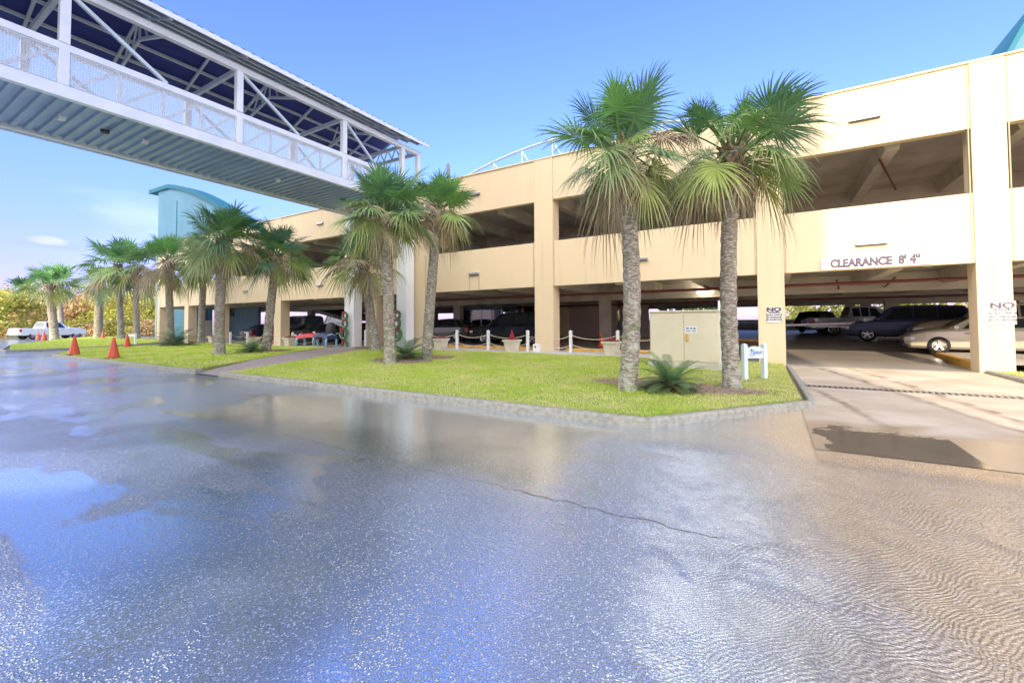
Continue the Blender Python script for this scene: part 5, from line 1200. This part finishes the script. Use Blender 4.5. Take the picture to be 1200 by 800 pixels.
    MB().box(f[0]-.02, f[0]+.02, -f[1]*.6, f[1]*.6, f[2]+.08, f[3]-.06).build('grille', M['trim'], root, bevel=.01)
    MB().box(f[0]-.12, f[0]+.06, -f[1]*.98, f[1]*.98, f[2]-.03, f[2]+.12).build('bumper', M['trim'] if kind != 'pickup' else M['metal'], root, bevel=.03)
    MB().box(bk[0]-.09, bk[0]+.05, -bk[1]*.98, bk[1]*.98, bk[2]-.02, bk[2]+.16).build('bumper', M['metal'] if kind == 'pickup' else M['trim'], root, bevel=.03)
    MB().box(bk[0]-.022, bk[0]-.002, -.2, .2, bk[2]+.28, bk[2]+.4).build('number_plate', M['sign_white'], root)
    if kind == 'pickup': MB().box(-2.78, -1.05, -.84, .84, .70, .745).build('bed_floor', M['trim'], root)
    wheel0 = None
    for wx in K['wb']:
        for s in (-1, 1):
            if wheel0 is None:
                wheel0 = MB().lathe([(r_*.62, -.11), (r_*.93, -.11), (r_, -.07), (r_, .07), (r_*.93, .11), (r_*.62, .11), (r_*.60, -.02), (r_*.62, -.11)], 28, axis='y', caps=False).build('wheel', M['tyre'], root, smooth=True)
                mb = MB().lathe([(r_*.60, -.09), (r_*.65, -.116), (r_*.57, -.10), (r_*.55, -.0), (r_*.54, .01)], 28, axis='y', caps=False).lathe([(.01, -.11), (r_*.14, -.11), (r_*.16, -.06)], 14, axis='y')
                for q in range(5):
                    a_ = q*2*pi/5+.3; mb.bar((0, -.08, 0), (cos(a_)*r_*.6, -.095, sin(a_)*r_*.6), .035, r_*.2, upv=(-sin(a_), 0, cos(a_)))
                rim = mb.build('rim', M['rim'], None, fix=True); rim.parent = wheel0; w_ = wheel0
                hb = MB().lathe([(.01, 0), (r_*.56, 0), (r_*.56, .03)], 20, axis='y').build('brake_disc', M['trim'], None); hb.parent = wheel0
            else: w_ = copy_tree(wheel0, root)
            w_.location = (wx, s*.84, r_); w_.rotation_euler = (0, 0, 0 if s < 0 else pi)
    if spare:
        sp_ = copy_tree(wheel0, root); sp_.location = (bk[0]-.16, 0, .95); sp_.rotation_euler = (0, 0, -pi/2); sp_.name = 'spare_wheel'
    return root
Pn = {k: paint(k+'_car_paint', c) for k, c in dict(white=(.72, .74, .75), black=(.012, .013, .02), blue=(.06, .07, .15), tan=(.46, .39, .28), silver=(.50, .46, .37), grey=(.10, .16, .22), green=(.02, .07, .05), charcoal=(.04, .045, .05)).items()}
H2 = lambda px0, py0, px1, py1: atan2((onF(px1, py1)-onF(px0, py0)).y, (onF(px1, py1)-onF(px0, py0)).x)
# far left pickup
p = onZ(58, 397.0, 0.0); car('pickup', Pn['white'], 'pickup_truck', p, R(106), 'white crew cab pickup parked among palms at the far left', group='vehicles outside the garage', scale=1.06)
# black suv behind rope fence, rear to the right
def fc(px, Y): q = onY(px, 380, Y); return V((q.x, Y, fz(q.x, Y)))
car('suv', Pn['black'], 'parked_car', fc(602, 22.0), R(192), 'black SUV with lit red tail light behind the cone shrub planter', lit=True)
car('sedan', Pn['charcoal'], 'parked_car', fc(543, 24.8)+V((0, -1.6, 0)), R(178), 'dark car nosing out left of the booth', )
car('suv', Pn['blue'], 'parked_car', fc(1060, 29.0)+V((0, 0, 0)), R(172), 'dark blue SUV behind the barrier gate cabinet', scale=.98)
car('pickup', Pn['white'], 'pickup_truck', fc(1010, 35.5), R(8), 'white pickup with its tail behind the barrier arm in the garage')
car('suv', Pn['green'], 'parked_car', fc(962, 39.5), R(60), 'small dark off roader with a spare wheel, left of the white pickup', spare=True, scale=.85)
car('pickup', Pn['tan'], 'pickup_truck', fc(1120, 26.0)+V((1.4, 0, 0.0)), R(176), 'tan pickup behind the silver sedan on the kerbed island')
car('sedan', Pn['silver'], 'parked_car', fc(1128.5, 23.6)+V((-1.42+2.0, 0, 0.04)), R(176), 'silver beige sedan in front of the tan pickup on the kerbed island')
# left bay vehicles
car('van', Pn['grey'], 'parked_van', fc(352, 23.5), R(172), 'blue grey van behind the left bay column')
car('van', Pn['white'], 'parked_van', fc(397, 33.0), R(175), 'white van below the ramp, behind the left bridge column')
car('sedan', Pn['black'], 'parked_car', fc(362, 19.8), R(96), 'black sedan right of the van in the left bay')
car('sedan', Pn['charcoal'], 'parked_car', fc(382, 20.2), R(88), 'charcoal sedan behind the red seated bench')
car('sedan', Pn['green'], 'parked_car', fc(425, 22.5), R(92), 'dark green sedan between the two bridge columns')
car('sedan', Pn['blue'], 'parked_car', fc(318, 22.3), R(95), 'dark blue car at the left end of the left bay', )
